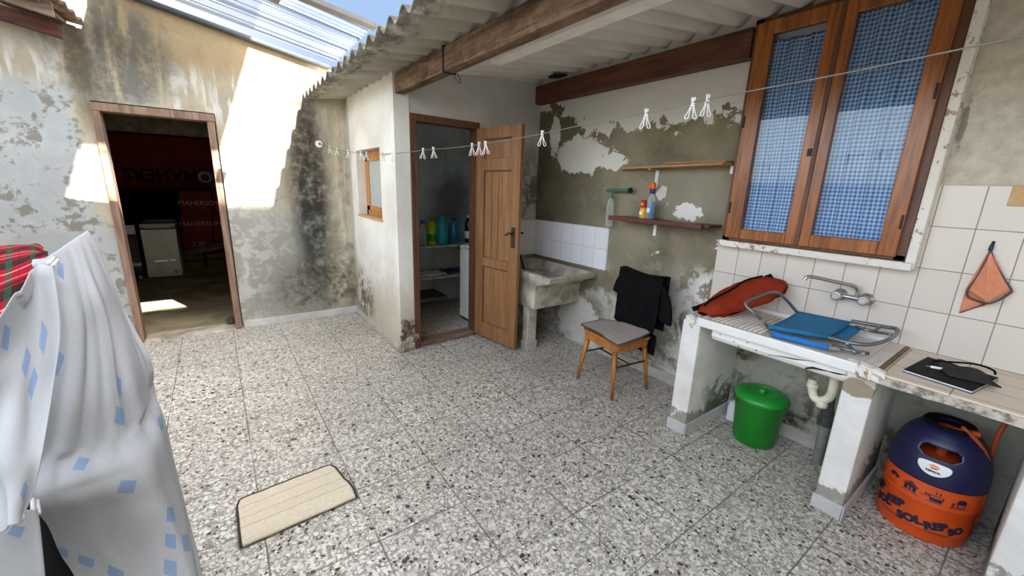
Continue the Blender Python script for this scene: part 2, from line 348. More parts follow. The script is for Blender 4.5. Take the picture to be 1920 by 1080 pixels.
M['floor'] = floor_mat(); M['concrete_floor'] = concrete_floor(); M['wall_back'] = wall_back_mat(); M['wall_right'] = wall_right_mat()
M['st_side'] = wall_storage_mat('side'); M['st_front'] = wall_storage_mat('front'); M['st_in'] = storage_inner_mat(); M['pillar'] = pillar_mat()
M['tile_sink'] = tiles_mat('white_wall_tiles', .263, .145, .770, .204, 'yz', '#cfc5b9', '#ddd3c7', '#8f867a')
M['tile_trough'] = tiles_mat('trough_wall_tiles', 2.41, .148, .79, .188, 'yz', '#d9d8da', '#e4e3e5', '#b4b2b2')
M['tile_trough_x'] = tiles_mat('trough_wall_tiles_front', 2.37, .148, .79, .188, 'xz', '#cfccc8', '#dbd8d4', '#a8a49e')
M['tile_top'] = tiles_mat('worktop_tiles', .352, .205, 2.30, .148, 'yx', '#cfbfa9', '#dccdb9', '#9a8870', .35)
M['roof'] = roof_mat(); M['beam'] = beam_mat()
M['beam_dark'] = wood('dark_stained_beam', '#33190e', '#6d3f22', 'Y', 7, .6)
M['win_wood'] = wood('varnished_window_wood', '#6a3510', '#a8652b', 'Z', 7, .3)
M['win_wood_d'] = wood('weathered_frame_wood', '#3f2414', '#6d4326', 'Z', 8, .5)
M['door_wood'] = wood('brown_door_wood', '#74502f', '#966b45', 'Z', 6, .5)
M['door_frame'] = wood('dark_door_frame_wood', '#4a2c1c', '#6d4530', 'Z', 7, .5)
M['old_frame'] = wood('bare_doorframe_wood', '#654c3e', '#957a66', 'Z', 6, .8)
M['small_win'] = wood('small_window_wood', '#9a5d28', '#c98a4b', 'Z', 7, .35)
M['chair_wood'] = wood('honey_chair_wood', '#8c5423', '#b87835', 'Z', 8, .35)
M['shelf_wood'] = wood('bare_shelf_pine', '#8d6844', '#c2976a', 'Y', 8, .7)
M['shelf_dark'] = wood('maroon_shelf_edge', '#44211d', '#68362f', 'Y', 6, .4)
M['rafter'] = wood('old_rafter_wood', '#3c1d12', '#66361f', 'X', 8, .7)
M['rafter2'] = wood('grey_board_wood', '#5f4c40', '#8a7464', 'X', 8, .8)
M['clay'] = plain('old_clay_tile', '#8a6a52', .9, 0, .2, 10, .3)
M['white_paint'] = plain('white_painted_plaster', '#dcd9d1', .7, 0, .04, 8, .25)
def chipped():
    g = G('chipped_white_sill'); p = g.pos(); n = g.noise(p, 22, 6, .7); n1 = g.noise(p, 5, 4)
    col = g.mix(n1, lin('#d8d2c5'), lin('#e6e2d8')); col = g.mix(g.mul(g.ss(g.add(n, g.mul(n1, .3)), .72, .78), .85), col, lin('#8f6f50'))
    g.pbsdf(col, .8, 0, g.bump(n, .5, .01), .2); return g.m
M['chipped'] = chipped()
M['batten'] = plain('cream_painted_batten', '#efeade', .5, 0, .03, 6)
M['base_tile'] = plain('baseboard_tile', '#bab5a9', .5, 0, .08, 6)
M['base_grey'] = plain('grey_baseboard_tile', '#c3c3bf', .45, 0, .06, 6)
M['ceramic'] = plain('white_sink_ceramic', '#e6e4df', .22, 0, .02, 6)
def drainboard():
    g = G('worn_sink_top'); p = g.pos(); X, Y, Z = g.sep(p); n = g.noise(p, 7, 5); 
    col = g.mix(g.ss(n, .35, .7), lin('#cfc5b8'), lin('#e2dbd0')); st = g.noise(g.scl(p, (.4, 4, 1)), 9, 4)
    col = g.mix(g.mul(g.ss(st, .55, .75), .45), col, lin('#a08f7b')); g.pbsdf(col, .35, spec=.4); return g.m
M['drain'] = drainboard()
M['chrome'] = plain('worn_chrome', '#b7b5b0', .28, .9, .05, 20)
M['steel'] = plain('grey_tube_steel', '#7d8285', .35, .75, .05, 20)
M['dark_metal'] = plain('dark_metal', '#2d2a26', .5, .6)
M['old_metal'] = plain('tarnished_brass', '#4d3f33', .45, .6)
M['crack'] = plain('dark_crack', '#2b2622', .9)
M['blue_fab'] = plain('blue_canvas', '#1b6f9b', .8, 0, .05, 30, .2)
M['blue_fab2'] = plain('bright_blue_canvas', '#1c78c8', .8, 0, .04, 30, .2)
def bagm():
    g = G('rust_red_cloth'); o = g.objc(); n = g.noise(o, 14, 5, .6, .8); n2 = g.noise(o, 5, 3, .5, .5)
    g.pbsdf(g.mix(n2, lin('#74210f'), lin('#983317')), .75, 0, g.bump(g.add(g.mul(n, .5), n2), .6, .03), .2); return g.m
M['bag'] = bagm()
M['black'] = plain('black_fabric', '#0b0b0c', .9, 0, .1, 12, .3, .15)
M['black_gloss'] = plain('black_gloss_cover', '#060607', .55, spec=.08)
M['silver'] = plain('silver_edge', '#c7c9cc', .3, .7)
M['dark_cloth'] = plain('dark_olive_cloth', '#33322e', .85, 0, .1, 12, .2, .2)
M['white_pl'] = plain('white_plastic', '#eeeeec', .35, 0, .02)
M['peg'] = plain('pale_peg_plastic', '#e3e0da', .4, 0, .03)
M['cream_pl'] = plain('cream_pipe_plastic', '#ddd8bf', .35, 0, .04)
M['grey_pl'] = plain('grey_pipe_plastic', '#85857f', .5, 0, .06)
M['dgrey_pl'] = plain('dark_grey_pipe_plastic', '#4a4a4c', .5)
M['green'] = plain('green_bucket_plastic', '#0a7618', .32, 0, .05, 6)
M['green2'] = plain('green_lid_plastic', '#148427', .3, 0, .05, 6)
M['orange'] = plain('orange_cylinder_paint', '#c9490b', .4, 0, .04, 8)
M['navy'] = plain('navy_plastic', '#11153c', .4, 0, .05)
M['navy_print'] = plain('navy_print', '#171331', .6)
M['badge'] = plain('white_badge', '#e4e6e4', .4, 0, .02)
M['red'] = plain('red_print', '#d22a1c', .5)
M['orange_pr'] = plain('orange_print', '#f08a1d', .5)
M['hose'] = plain('orange_rubber_hose', '#a8441a', .5)
M['terra'] = plain('terracotta_cloth', '#d98a68', .85, 0, .05, 20, .2)
M['grey_edge'] = plain('dark_grey_binding', '#4d4645', .85)
M['mat_edge'] = plain('dark_brown_binding', '#3b302d', .85)
M['mat'] = quilt_mat('cream_quilted_cloth', '#cdc0a5', '#d9cdb4')
M['pad'] = quilt_mat('taupe_seat_cloth', '#a69a91', '#b9aea5')
M['sheet'] = fabric_mat('white_sheet_blue_squares', 'squares'); M['plaid'] = fabric_mat('red_plaid_wool', 'plaid'); M['gingham'] = fabric_mat('blue_gingham', 'gingham')
def frosted():
    g = G('frosted_glass'); tl = g.n('ShaderNodeBsdfTranslucent'); tl.inputs[0].default_value = (.8, .84, .82, 1); df = g.n('ShaderNodeBsdfPrincipled'); df.inputs['Base Color'].default_value = (.62, .66, .64, 1); df.inputs['Roughness'].default_value = .3
    mx = g.n('ShaderNodeMixShader'); mx.inputs[0].default_value = .6; g.t.links.new(tl.outputs[0], mx.inputs[1]); g.t.links.new(df.outputs[0], mx.inputs[2]); g.t.links.new(mx.outputs[0], g.out.inputs[0]); return g.m
M['glass'] = glass_mat('window_glass'); M['frost'] = frosted()
M['trans_roof'] = translucent_roof_mat(); M['pipe'] = plain('galvanised_pipe', '#343a3d', .6, .1)
M['bar'] = plain('grey_steel_bar', '#6b6964', .7, .1)
M['wire'] = plain('clothesline_wire', '#77736c', .5, .3)
M['trough'] = plain('weathered_cement', '#b0a796', .9, 0, .13, 7, .5, .2)
def edgem():
    g = G('broken_cement_edge'); p = g.pos(); n = g.noise(p, 30, 6, .7); n1 = g.noise(p, 9, 4)
    col = g.mix(g.ss(n, .35, .6), lin('#7d7467'), lin('#c9c1b2')); col = g.mix(g.mul(g.ss(n1, .5, .7), .6), col, lin('#5c5348')); g.pbsdf(col, .9, 0, g.bump(n, .7, .015), .2); return g.m
M['edge'] = edgem()
M['trough_dk'] = plain('dark_wet_cement', '#5b564b', .85, 0, .1, 7, .4)
M['house'] = plain('cream_render', '#d9d2c2', .9, 0, .04, 2)
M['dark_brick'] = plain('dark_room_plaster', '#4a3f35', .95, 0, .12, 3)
M['red_card'] = plain('dark_red_carton', '#8a2413', .8, 0, .08, 4)
M['card_pale'] = plain('pale_print', '#d8cfc4', .7)
M['card_dark'] = plain('dark_print', '#1c1210', .8)
M['brown_card'] = plain('brown_carton', '#7a5f41', .85, 0, .08, 5)
M['plank'] = wood('grey_plank', '#5d5345', '#83776a', 'X', 6, .8)
M['appl'] = plain('white_appliance_enamel', '#ecece8', .35, 0, .03, 5)
M['appl_d'] = plain('dark_appliance_panel', '#2a2a2a', .3)
M['appl_g'] = plain('grey_appliance_top', '#8e8d86', .4)
M['rubble'] = plain('broken_brick', '#8d7a69', .95, 0, .25, 12, .6)
M['rubble2'] = plain('broken_plaster', '#aaa296', .95, 0, .15, 14, .6)
M['tape'] = plain('brown_tape', '#c09a6c', .6, 0, .05)
M['clear'] = clear_plastic('clear_bottle_plastic', (.92, .96, .95, 1), .10)
M['blue_liq'] = plain('blue_bottle_label', '#1f6aa8', .3); M['yellow'] = plain('yellow_bottle_plastic', '#e0a818', .35); M['redpl'] = plain('red_cap_plastic', '#b3201c', .35)
M['orangepl'] = plain('orange_cap_plastic', '#e0561a', .35); M['purple'] = plain('purple_collar', '#2c2768', .4); M['pump_green'] = plain('green_pump_tube', '#3f6a58', .4)
M['lime'] = plain('lime_bottle_plastic', '#a9b51c', .35); M['cyan'] = plain('cyan_bottle_plastic', '#2aa3b5', .3); M['blue_b'] = plain('blue_bottle_plastic', '#2c6fa0', .3); M['navy_b'] = plain('dark_blue_bottle_plastic', '#101c4a', .25)
M['stone'] = plain('dark_stone', '#4a4a48', .9, 0, .15, 10, .4)

# ------------------------------------------------------------------ mesh helpers
class MB:
    def __init__(s): s.v = []; s.f = []; s.uv = {}
    def raw(s, vs, fs):
        b = len(s.v); s.v += [Vector(v) for v in vs]; s.f += [tuple(i+b for i in f) for f in fs]; return s
    def box(s, a, b):
        x0, y0, z0 = a; x1, y1, z1 = b
        return s.raw([(x0,y0,z0),(x1,y0,z0),(x1,y1,z0),(x0,y1,z0),(x0,y0,z1),(x1,y0,z1),(x1,y1,z1),(x0,y1,z1)],
                     [(0,3,2,1),(4,5,6,7),(0,1,5,4),(1,2,6,5),(2,3,7,6),(3,0,4,7)])
    def obox(s, c, ax, ay, az):
        c = Vector(c); ax = Vector(ax); ay = Vector(ay); az = Vector(az)
        vs = [c+ax*i+ay*j+az*k for k in (-1,1) for j in (-1,1) for i in (-1,1)]
        return s.raw(vs, [(0,2,3,1),(4,5,7,6),(0,1,5,4),(1,3,7,5),(3,2,6,7),(2,0,4,6)])
    def prism(s, poly, ext):
        n = len(poly); ext = Vector(ext); a = [Vector(p) for p in poly]; b = [p+ext for p in a]
        return s.raw(a+b, [tuple(range(n))[::-1], tuple(range(n, 2*n))]+[(i, (i+1) % n, n+(i+1) % n, n+i) for i in range(n)])
    def tube(s, pts, r, seg=10, closed=False):
        pts = [Vector(p) for p in pts]; n = len(pts); rs = r if isinstance(r, (list, tuple)) else [r]*n
        up = None; rings = []
        for i, p in enumerate(pts):
            if closed: t = (pts[(i+1) % n]-pts[i-1])
            else: t = pts[min(i+1, n-1)]-pts[max(i-1, 0)]
            t.normalize()
            if up is None:
                up = Vector((0, 0, 1)) if abs(t.z) < .9 else Vector((1, 0, 0))
            up = (up - t*up.dot(t)).normalized(); sd = t.cross(up)
            rings.append([p+(up*math.cos(2*PI*k/seg)+sd*math.sin(2*PI*k/seg))*rs[i] for k in range(seg)])
        b = len(s.v); 
        for rg in rings: s.v += rg
        m = n if closed else n-1
        for i in range(m):
            for k in range(seg):
                j = (i+1) % n
                s.f.append((b+i*seg+k, b+i*seg+(k+1) % seg, b+j*seg+(k+1) % seg, b+j*seg+k))
        if not closed:
            s.f.append(tuple(b+k for k in range(seg))[::-1]); s.f.append(tuple(b+(n-1)*seg+k for k in range(seg)))
        return s
    def lathe(s, prof, c, seg=32, ax=(0, 0, 1), cap=True):
        c = Vector(c); ax = Vector(ax).normalized(); u = Vector((1, 0, 0)) if abs(ax.x) < .9 else Vector((0, 1, 0))
        u = (u-ax*u.dot(ax)).normalized(); w = ax.cross(u); b = len(s.v)
        for r, z in prof:
            for k in range(seg): s.v.append(c+ax*z+(u*math.cos(2*PI*k/seg)+w*math.sin(2*PI*k/seg))*max(r, 1e-4))
        for i in range(len(prof)-1):
            for k in range(seg):
                s.f.append((b+i*seg+k, b+i*seg+(k+1) % seg, b+(i+1)*seg+(k+1) % seg, b+(i+1)*seg+k))
        if cap:
            s.f.append(tuple(b+k for k in range(seg))[::-1]); s.f.append(tuple(b+(len(prof)-1)*seg+k for k in range(seg)))
        return s
    def grid(s, fn, nu, nv, uvfn=None):
        b = len(s.v)
        for j in range(nv+1):
            for i in range(nu+1):
                s.v.append(Vector(fn(i/nu, j/nv)))
                s.uv[len(s.v)-1] = uvfn(i/nu, j/nv) if uvfn else (i/nu, j/nv)
        for j in range(nv):
            for i in range(nu):
                a = b+j*(nu+1)+i; s.f.append((a, a+1, a+nu+2, a+nu+1))
        return s
    def build(s, name, mat, parent=None, smooth=False, bevel=0.0, solid=0.0, origin=None, sub=0, autos=None):
        if parent is not None: org = parent_world(parent)
        elif origin is not None: org = Vector(origin)
        else:
            lo = Vector((min(v.x for v in s.v), min(v.y for v in s.v), min(v.z for v in s.v))); hi = Vector((max(v.x for v in s.v), max(v.y for v in s.v), max(v.z for v in s.v)))
            org = Vector(((lo.x+hi.x)/2, (lo.y+hi.y)/2, lo.z))
        me = bpy.data.meshes.new(name); me.from_pydata([tuple(v-org) for v in s.v], [], s.f)
        bm = bmesh.new(); bm.from_mesh(me); 
        if solid == 0: bmesh.ops.recalc_face_normals(bm, faces=bm.faces)
        bm.to_mesh(me); bm.free()
        if s.uv:
            ul = me.uv_layers.new(name='UVMap')
            for lp in me.loops: ul.data[lp.index].uv = s.uv.get(lp.vertex_index, (0, 0))
        me.materials.append(mat)
        if smooth: me.polygons.foreach_set('use_smooth', [True]*len(me.polygons))
        o = bpy.data.objects.new(name, me); C.objects.link(o)
        if parent is not None: o.parent = parent
        else: o.location = org
        if solid:
            md = o.modifiers.new('thickness', 'SOLIDIFY'); md.thickness = solid; md.offset = 0
        if bevel:
            md = o.modifiers.new('bevel', 'BEVEL'); md.width = bevel; md.segments = 2; md.limit_method = 'ANGLE'; md.angle_limit = .6
        if sub:
            md = o.modifiers.new('subdivision', 'SUBSURF'); md.levels = sub; md.render_levels = sub
        if autos:
            try: me.set_sharp_from_angle(angle=autos)
            except Exception: pass
        return o
def parent_world(p):
    w = Vector(p.location); q = p.parent
    while q is not None: w = w + Vector(q.location); q = q.parent
    return w
def tag(o, label=None, cat=None, group=None, kind=None):
    if label: o['label'] = label
    if cat: o['category'] = cat
    if group: o['group'] = group
    if kind: o['kind'] = kind
    return o
def thing(name, label, cat, loc, group=None, kind=None):
    o = bpy.data.objects.new(name, None); C.objects.link(o); o.location = loc; o.empty_display_size = .05
    return tag(o, label, cat, group, kind)
def struct(name, mb, mat, label=None, cat=None, parent=None, **kw):
    o = mb.build(name, mat, parent, **kw)
    if parent is None: tag(o, label, cat, kind='structure')
    return o
def catmull(P, t):
    n = len(P)-1; x = t*n; i = min(int(x), n-1); f = x-i
    p0 = P[max(i-1, 0)]; p1 = P[i]; p2 = P[i+1]; p3 = P[min(i+2, n)]
    return (p1*2+(p2-p0)*f+(p0*2-p1*5+p2*4-p3)*f*f+(p1*3-p0-p2*3+p3)*f**3)*.5
def patch(rows):
    rows = [[Vector(p) for p in r] for r in rows]
    def fn(u, v): return catmull([catmull(r, u) for r in rows], v)
    return fn
def spline(pts, n=24):
    P = [Vector(p) for p in pts]; return [catmull(P, i/n) for i in range(n+1)]
def fbm(x, y, z=0.0): return mnoise.noise(Vector((x, y, z)))
def nrm(fn, u, v, e=1e-3):
    a = fn(min(u+e, 1), v)-fn(max(u-e, 0), v); b = fn(u, min(v+e, 1))-fn(u, max(v-e, 0)); return a.cross(b).normalized()
def text_mesh(txt, size, bold=0.0):
    cu = bpy.data.curves.new('lettering', 'FONT'); cu.body = txt; cu.size = size; cu.align_x = 'CENTER'; cu.align_y = 'CENTER'; cu.offset = bold; cu.resolution_u = 3
    o = bpy.data.objects.new('lettering', cu); C.objects.link(o); bpy.context.view_layer.update()
    dg = bpy.context.evaluated_depsgraph_get(); me = bpy.data.meshes.new_from_object(o.evaluated_get(dg))
    C.objects.unlink(o); bpy.data.objects.remove(o); bpy.data.curves.remove(cu)
    bm = bmesh.new(); bm.from_mesh(me); bmesh.ops.triangulate(bm, faces=bm.faces); bpy.data.meshes.remove(me)
    return bm
def bm_to_mb(bm, fn, cuts=0):
    if cuts: bmesh.ops.subdivide_edges(bm, edges=bm.edges, cuts=cuts, use_grid_fill=True); bmesh.ops.triangulate(bm, faces=bm.faces)
    bm.verts.index_update(); mb = MB(); mb.raw([fn(v.co.x, v.co.y) for v in bm.verts], [tuple(v.index for v in f.verts) for f in bm.faces]); bm.free(); return mb

# ================================================================== SETTING
XW, XC, YB, YS = 2.811, 1.239, 4.772, 3.358
YS2 = 3.445                                         # the storage front wall runs slightly askew to the corner
def ysf(x): return YS + (YS2-YS)*(x-XC)/(XW-XC)
def roofz(x): return 2.272+.125*(x-.85)
def wtop(x): return 2.787-.179*x
struct('floor', MB().box((-4, -3.9, -.12), (3.6, YB+.02, 0)).box((XC, YB+.02, -.12), (3.6, 5.2, 0)), M['floor'], 'speckled grey and white terrazzo tile floor', 'floor')
struct('floor_back', MB().box((-2.6, YB+.02, -.13), (XC, 9.3, -.003)), M['concrete_floor'], 'dusty bare concrete floor of the dark room', 'floor')

# back wall with a doorway
DX0, DX1, DZ = -.70, .10, 2.05                      # rough opening
mb = MB(); 
def wslab(x0, x1, z0, z1=None):
    za, zb = (wtop(x0), wtop(x1)) if z1 is None else (z1, z1)
    mb.prism([(x0, YB, z0), (x1, YB, z0), (x1, YB, zb), (x0, YB, za)], (0, .2, 0))
mb.prism([(-4, YB, 0), (DX0, YB, 0), (DX0, YB, 2.57), (-4, YB, 3.26)], (0, .2, 0)); wslab(DX1, 3.2, 0, None); wslab(DX0, DX1, DZ, 2.56)
mb.prism([(-.665, YB, 2.56), (DX1, YB, 2.56), (DX1, YB, wtop(DX1)), (-.585, YB, wtop(-.585)), (-.61, YB, 2.72)], (0, .2, 0))
struct('wall_back', mb, M['wall_back'], 'stained plaster wall with peeling whitewash around the dark doorway', 'wall')
# right wall
struct('wall_right', MB().box((XW, -2.2, 0), (3.2, 5.0, 2.9)), M['wall_right'], 'peeling cement and white plaster wall behind the chair and sinks', 'wall')
# storage room: side wall with a small window opening, front wall with a doorway
WY0, WY1, WZ0, WZ1 = 3.735, 4.47, 1.165, 1.80
mb = MB(); T = .13; zt = lambda x: roofz(x)+.02
mb.box((XC, YS, 0), (XC+T, WY0, zt(XC))); mb.box((XC, WY1, 0), (XC+T, YB, zt(XC))); mb.box((XC, WY0, 0), (XC+T, WY1, WZ0)); mb.box((XC, WY0, WZ1), (XC+T, WY1, zt(XC)))
wst = struct('wall_left_storage', mb, M['st_side'], 'white plaster side wall of the storage room, toned lighter as lit, with a small window', 'wall')
SX0, SX1, SZ = 1.385, 2.055, 2.055
mb = MB()
def fslab(x0, x1, z0, z1=None):
    za, zb = (zt(x0), zt(x1)) if z1 is None else (z1, z1)
    mb.prism([(x0, ysf(x0), z0), (x1, ysf(x1), z0), (x1, ysf(x1), zb), (x0, ysf(x0), za)], (0, .13, 0))
fslab(XC+.001, SX0, 0); fslab(SX1, XW, 0); fslab(SX0, SX1, SZ)
wsf = struct('wall_front_storage', mb, M['st_front'], 'white plaster wall, toned greyer as shaded, around the open brown storage door', 'wall')
# inner lining of the storage room (own plaster colour)
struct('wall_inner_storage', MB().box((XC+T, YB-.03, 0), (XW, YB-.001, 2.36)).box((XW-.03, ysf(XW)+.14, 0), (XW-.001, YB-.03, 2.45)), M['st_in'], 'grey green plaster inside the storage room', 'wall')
# broken masonry at the foot of the corner
rb = MB(); rnd = random.Random(3)
for i in range(40):
    x = XC-.006+rnd.random()*.13; z = .02+rnd.random()**1.4*.27; r = .012+rnd.random()*.02
    vs = []; 
    c = Vector((x, ysf(x)-.002-rnd.random()*.008, z))
    rb.obox(c, Vector((r, rnd.uniform(-.3, .3)*r, rnd.uniform(-.3, .3)*r)), Vector((rnd.uniform(-.3, .3)*r, r*.7, rnd.uniform(-.3, .3)*r)), Vector((rnd.uniform(-.3, .3)*r, 0, r*.8)))
rb.build('exposed_brick', M['rubble'], wsf, bevel=.006)
rb = MB()
for i in range(16):
    x = XC-.015+rnd.random()*.12; z = .015+rnd.random()*.1; r = .014+rnd.random()*.016
    rb.obox(Vector((x, ysf(x)-.006-rnd.random()*.012, z)), Vector((r, .2*r, .1*r)), Vector((-.2*r, r*.8, .2*r)), Vector((.1*r, 0, r*.7)))
rb.build('crumbled_plaster', M['rubble2'], wsf, bevel=.006)
# sill under the storage door
struct('trim_1', MB().prism([(SX0-.02, ysf(SX0)-.005, 0), (SX1+.02, ysf(SX1)-.005, 0), (SX1+.02, ysf(SX1)+.14, 0), (SX0-.02, ysf(SX0)+.14, 0)], (0, 0, .045)), M['rafter2'], 'worn wooden threshold of the storage doorway', 'threshold', bevel=.008)
struct('trim_2', MB().box((DX0, YB-.02, -.01), (DX1, YB+.2, .018)), M['trough'], 'broken cement threshold of the dark doorway', 'threshold', bevel=.006)
# baseboards
struct('baseboard_back', MB().box((DX1+.01, YB-.014, 0), (XC, YB+.001, .075)), M['base_grey'], 'grey tile baseboard under the mouldy back wall', 'baseboard', bevel=.003)
struct('baseboard_right', MB().box((XW-.014, 1.30, 0), (XW+.001, 2.86, .085)).box((XW-.014, .47, 0), (XW+.001, 1.18, .085)), M['base_tile'], 'beige tile baseboard along the right wall', 'baseboard', bevel=.003)
struct('baseboard_storage', MB().box((XC-.010, YS+.0, 0), (XC+.001, YB-.014, .05)), M['base_tile'], 'low beige baseboard along the storage side wall', 'baseboard', bevel=.003)

# wall tiles
struct('trim_3', MB().box((XW-.012, -2.0, .76), (XW+.001, .43, 1.573)).box((XW-.012, .43, .76), (XW+.001, 1.42, 1.172)), M['tile_sink'], 'cream wall tiles above the sink and worktop', 'wall tiles')
struct('trim_4', MB().prism([(XW-.012, 2.40, .79), (XW-.012, 3.44, .79), (XW-.012, 3.44, 1.165), (XW-.012, 2.40, 1.172)], (.013, 0, 0)), M['tile_trough'], 'white wall tiles above the cement trough', 'wall tiles')
struct('trim_5', MB().prism([(2.42, ysf(2.42)-.012, .79), (XW-.012, ysf(XW)-.012, .79), (XW-.012, ysf(XW)-.012, 1.165), (2.42, ysf(2.42)-.012, 1.165)], (0, .013, 0)), M['tile_trough_x'], 'grey white wall tiles beside the open door and trough', 'wall tiles')

# corrugated fibre cement roof
def roof_fn(u, v):
    x = .845+u*2.1; y = -1.75+v*(YB+.02+1.75)
    return (x, y, roofz(x)+.030+.028*math.cos(2*PI*y/.177))
rf = struct('ceiling', MB().grid(roof_fn, 12, 444), M['roof'], 'corrugated fibre cement roof over the washing area', 'roof', smooth=True, solid=.007)
# beams
tag(MB().box((1.252, -1.7, 2.178), (1.332, 3.352, 2.318)).build('roof_beam', M['beam'], bevel=.008), 'rough sawn brown beam carrying the edge of the corrugated roof', 'beam')
wl = MB().box((1.246, 2.50, 2.172), (1.338, 2.508, 2.324)).build('wire_tie', M['dark_metal'], bpy.data.objects['roof_beam'])
MB().tube(spline([(1.332, 2.50, 2.2), (1.36, 2.48, 2.14), (1.33, 2.45, 2.12), (1.30, 2.47, 2.165)]), .0022, 6).build('wire_loop', M['dark_metal'], bpy.data.objects['roof_beam'])
tag(MB().box((2.725, 1.376, 2.305), (XW+.001, ysf(2.75)-.01, 2.472)).build('wall_beam', M['beam_dark'], bevel=.006), 'dark red brown beam along the right wall beside the window', 'beam')
t = thing('ceiling_batten', 'long cream painted batten fixed under the corrugated roof', 'batten', (1.63, 1.5, 2.27))
MB().prism([(1.575, .6, 2.282), (1.665, .6, 2.282), (1.675, .6, 2.37), (1.565, .6, 2.358)], (0, 1.88, 0)).build('batten_body', M['batten'], t, bevel=.004)
MB().lathe([(.012, 0), (.012, .02)], (1.62, 2.478, 2.31), 14, (0, 1, 0)).build('end_screw', M['dark_metal'], t)
tag(MB().raw([(2.60, 3.0, 2.472), (2.72, 2.98, 2.485), (2.735, 3.10, 2.487), (2.62, 3.12, 2.475), (2.60, 3.0, 2.49), (2.72, 2.98, 2.505), (2.735, 3.10, 2.507), (2.62, 3.12, 2.495)], [(0,3,2,1),(4,5,6,7),(0,1,5,4),(1,2,6,5),(2,3,7,6),(3,0,4,7)]).build('roof_wedge', M['dark_metal'], bevel=.004), 'small black wedge under the roof at the dark wall beam', 'wedge')

# translucent roof over the open strip with its steel rails
def trz(x): return wtop(x)+.04
def tr_fn(u, v):
    x = -1.6+u*2.72; y = 3.36+v*1.20
    return (x, y, trz(x)+.012*math.cos(2*PI*y/.076))
t = thing('translucent_roof', 'clear corrugated plastic roof sheets glowing above the courtyard', 'roof sheet', (-.2, 2.5, trz(-.2)))
MB().grid(tr_fn, 14, 190).build('corrugated_sheet', M['trans_roof'], t, smooth=True)
o = py(540, 10, 3.7)
MB().obox((o.x-.1, 3.62, trz(o.x-.1)-.02), (.035, 0, -.0063), (0, .06, 0), (0, 0, .004)).build('fixing_plate', M['bar'], t)
def rail(y, r, flat, label, nm):
    zr = (lambda x: 2.594+.148*(1.09-x)) if flat else (lambda x: trz(x)-.03)
    a = Vector((-1.6, y, zr(-1.6))); b = Vector((1.10, y, zr(1.10)))
    m_ = MB()
    if flat: m_.obox((a+b)/2, (b-a)/2, (0, .042, 0), (0, 0, .014))
    else: m_.tube([a, b], r, 14)
    return tag(m_.build(nm, M['bar'] if flat else M['pipe'], smooth=not flat), label, 'roof rail')
rail(4.745, .024, False, 'round grey pipe sloping along the top of the back wall', 'roof_pipe')
rail(3.3, .0, True, 'flat grey steel bar carrying the clear roof sheets', 'roof_bar')

# left lean-to: rafters and old tiles, only their ends in view
def left_rafter(y, x1, zlo, h, mat, name, label, w=.07, x0=-2.4):
    dz = -.205
    return tag(MB().prism([(x0, y, zlo+dz*(x0-x1)), (x1, y, zlo), (x1, y, zlo+h), (x0, y, zlo+h+dz*(x0-x1))], (0, w, 0)).build(name, mat, bevel=.004), label, 'rafter')
left_rafter(4.66, -.77, 2.452, .092, M['rafter'], 'rafter', 'dark red brown rafter lying against the back wall at upper left')
left_rafter(4.12, -.69, 2.455, .09, M['rafter2'], 'rafter', 'greyish weathered board in front of the dark rafter at upper left', .025)
t = thing('tile_eave', 'edge of old clay tiles above the rafters at upper left', 'roof tiles', (-.66, 4.4, 2.6))
for k in range(7):
    x1 = -.648-.02*(k % 2)
    f = lambda u, v, k=k: (-.65-.02*(k % 2)-.35*u, 3.98+.115*k+.115*v, 2.545+.05*u+.03*math.sin(PI*v)+.012*(k % 2)+.045*(k/6))
    MB().grid(f, 3, 8).build('clay_tile', M['clay'], t, smooth=True, solid=.012)
MB().grid(lambda u, v: (-.74-.3*u, 4.0+.76*v, 2.53+.06*u+.05*v), 2, 8).build('tile_underlay', M['rafter2'], t, solid=.02)

# beyond the frame: tall wall and slab added to block the sun; the yard wall at left
struct('wall_sunblock', MB().box((-4.0, -3.9, 0), (6.2, -3.5, 10.14)), M['house'], 'tall unseen cream wall added behind the viewer to block the sun', 'wall')
struct('wall_left', MB().box((-2.6, -3.5, 0), (-2.4, YB, 1.7)), M['house'], 'yard wall on the left', 'wall')
struct('trim_6', MB().box((-3.2, 2.62, 4.0), (.89, 5.9, 4.12)).box((-3.2, 1.9, 4.0), (-.01, 2.62, 4.12)).box((-3.1, 5.4, 2.4), (-2.95, 5.6, 4.01)).box((-1.9, 5.6, 2.4), (-1.75, 5.75, 4.01)), M['house'], 'unseen slab added above the dark room to shape the sun patch', 'slab')

# ---------------------------------------------------------------- doorway of the dark room: bare wooden frame
t = thing('door_1', 'bare wooden frame of the dark doorway', 'door frame', (-.3, YB, 0), kind='structure')
MB().box((-.705, YB-.02, 0), (-.655, YB+.12, 1.976)).build('jamb', M['old_frame'], t, bevel=.004)
MB().box((.035, YB-.02, 0), (.09, YB+.12, 1.976)).build('jamb', M['old_frame'], t, bevel=.004)
MB().box((-.705, YB-.024, 1.977), (.095, YB+.12, 2.04)).build('lintel', M['old_frame'], t, bevel=.004)

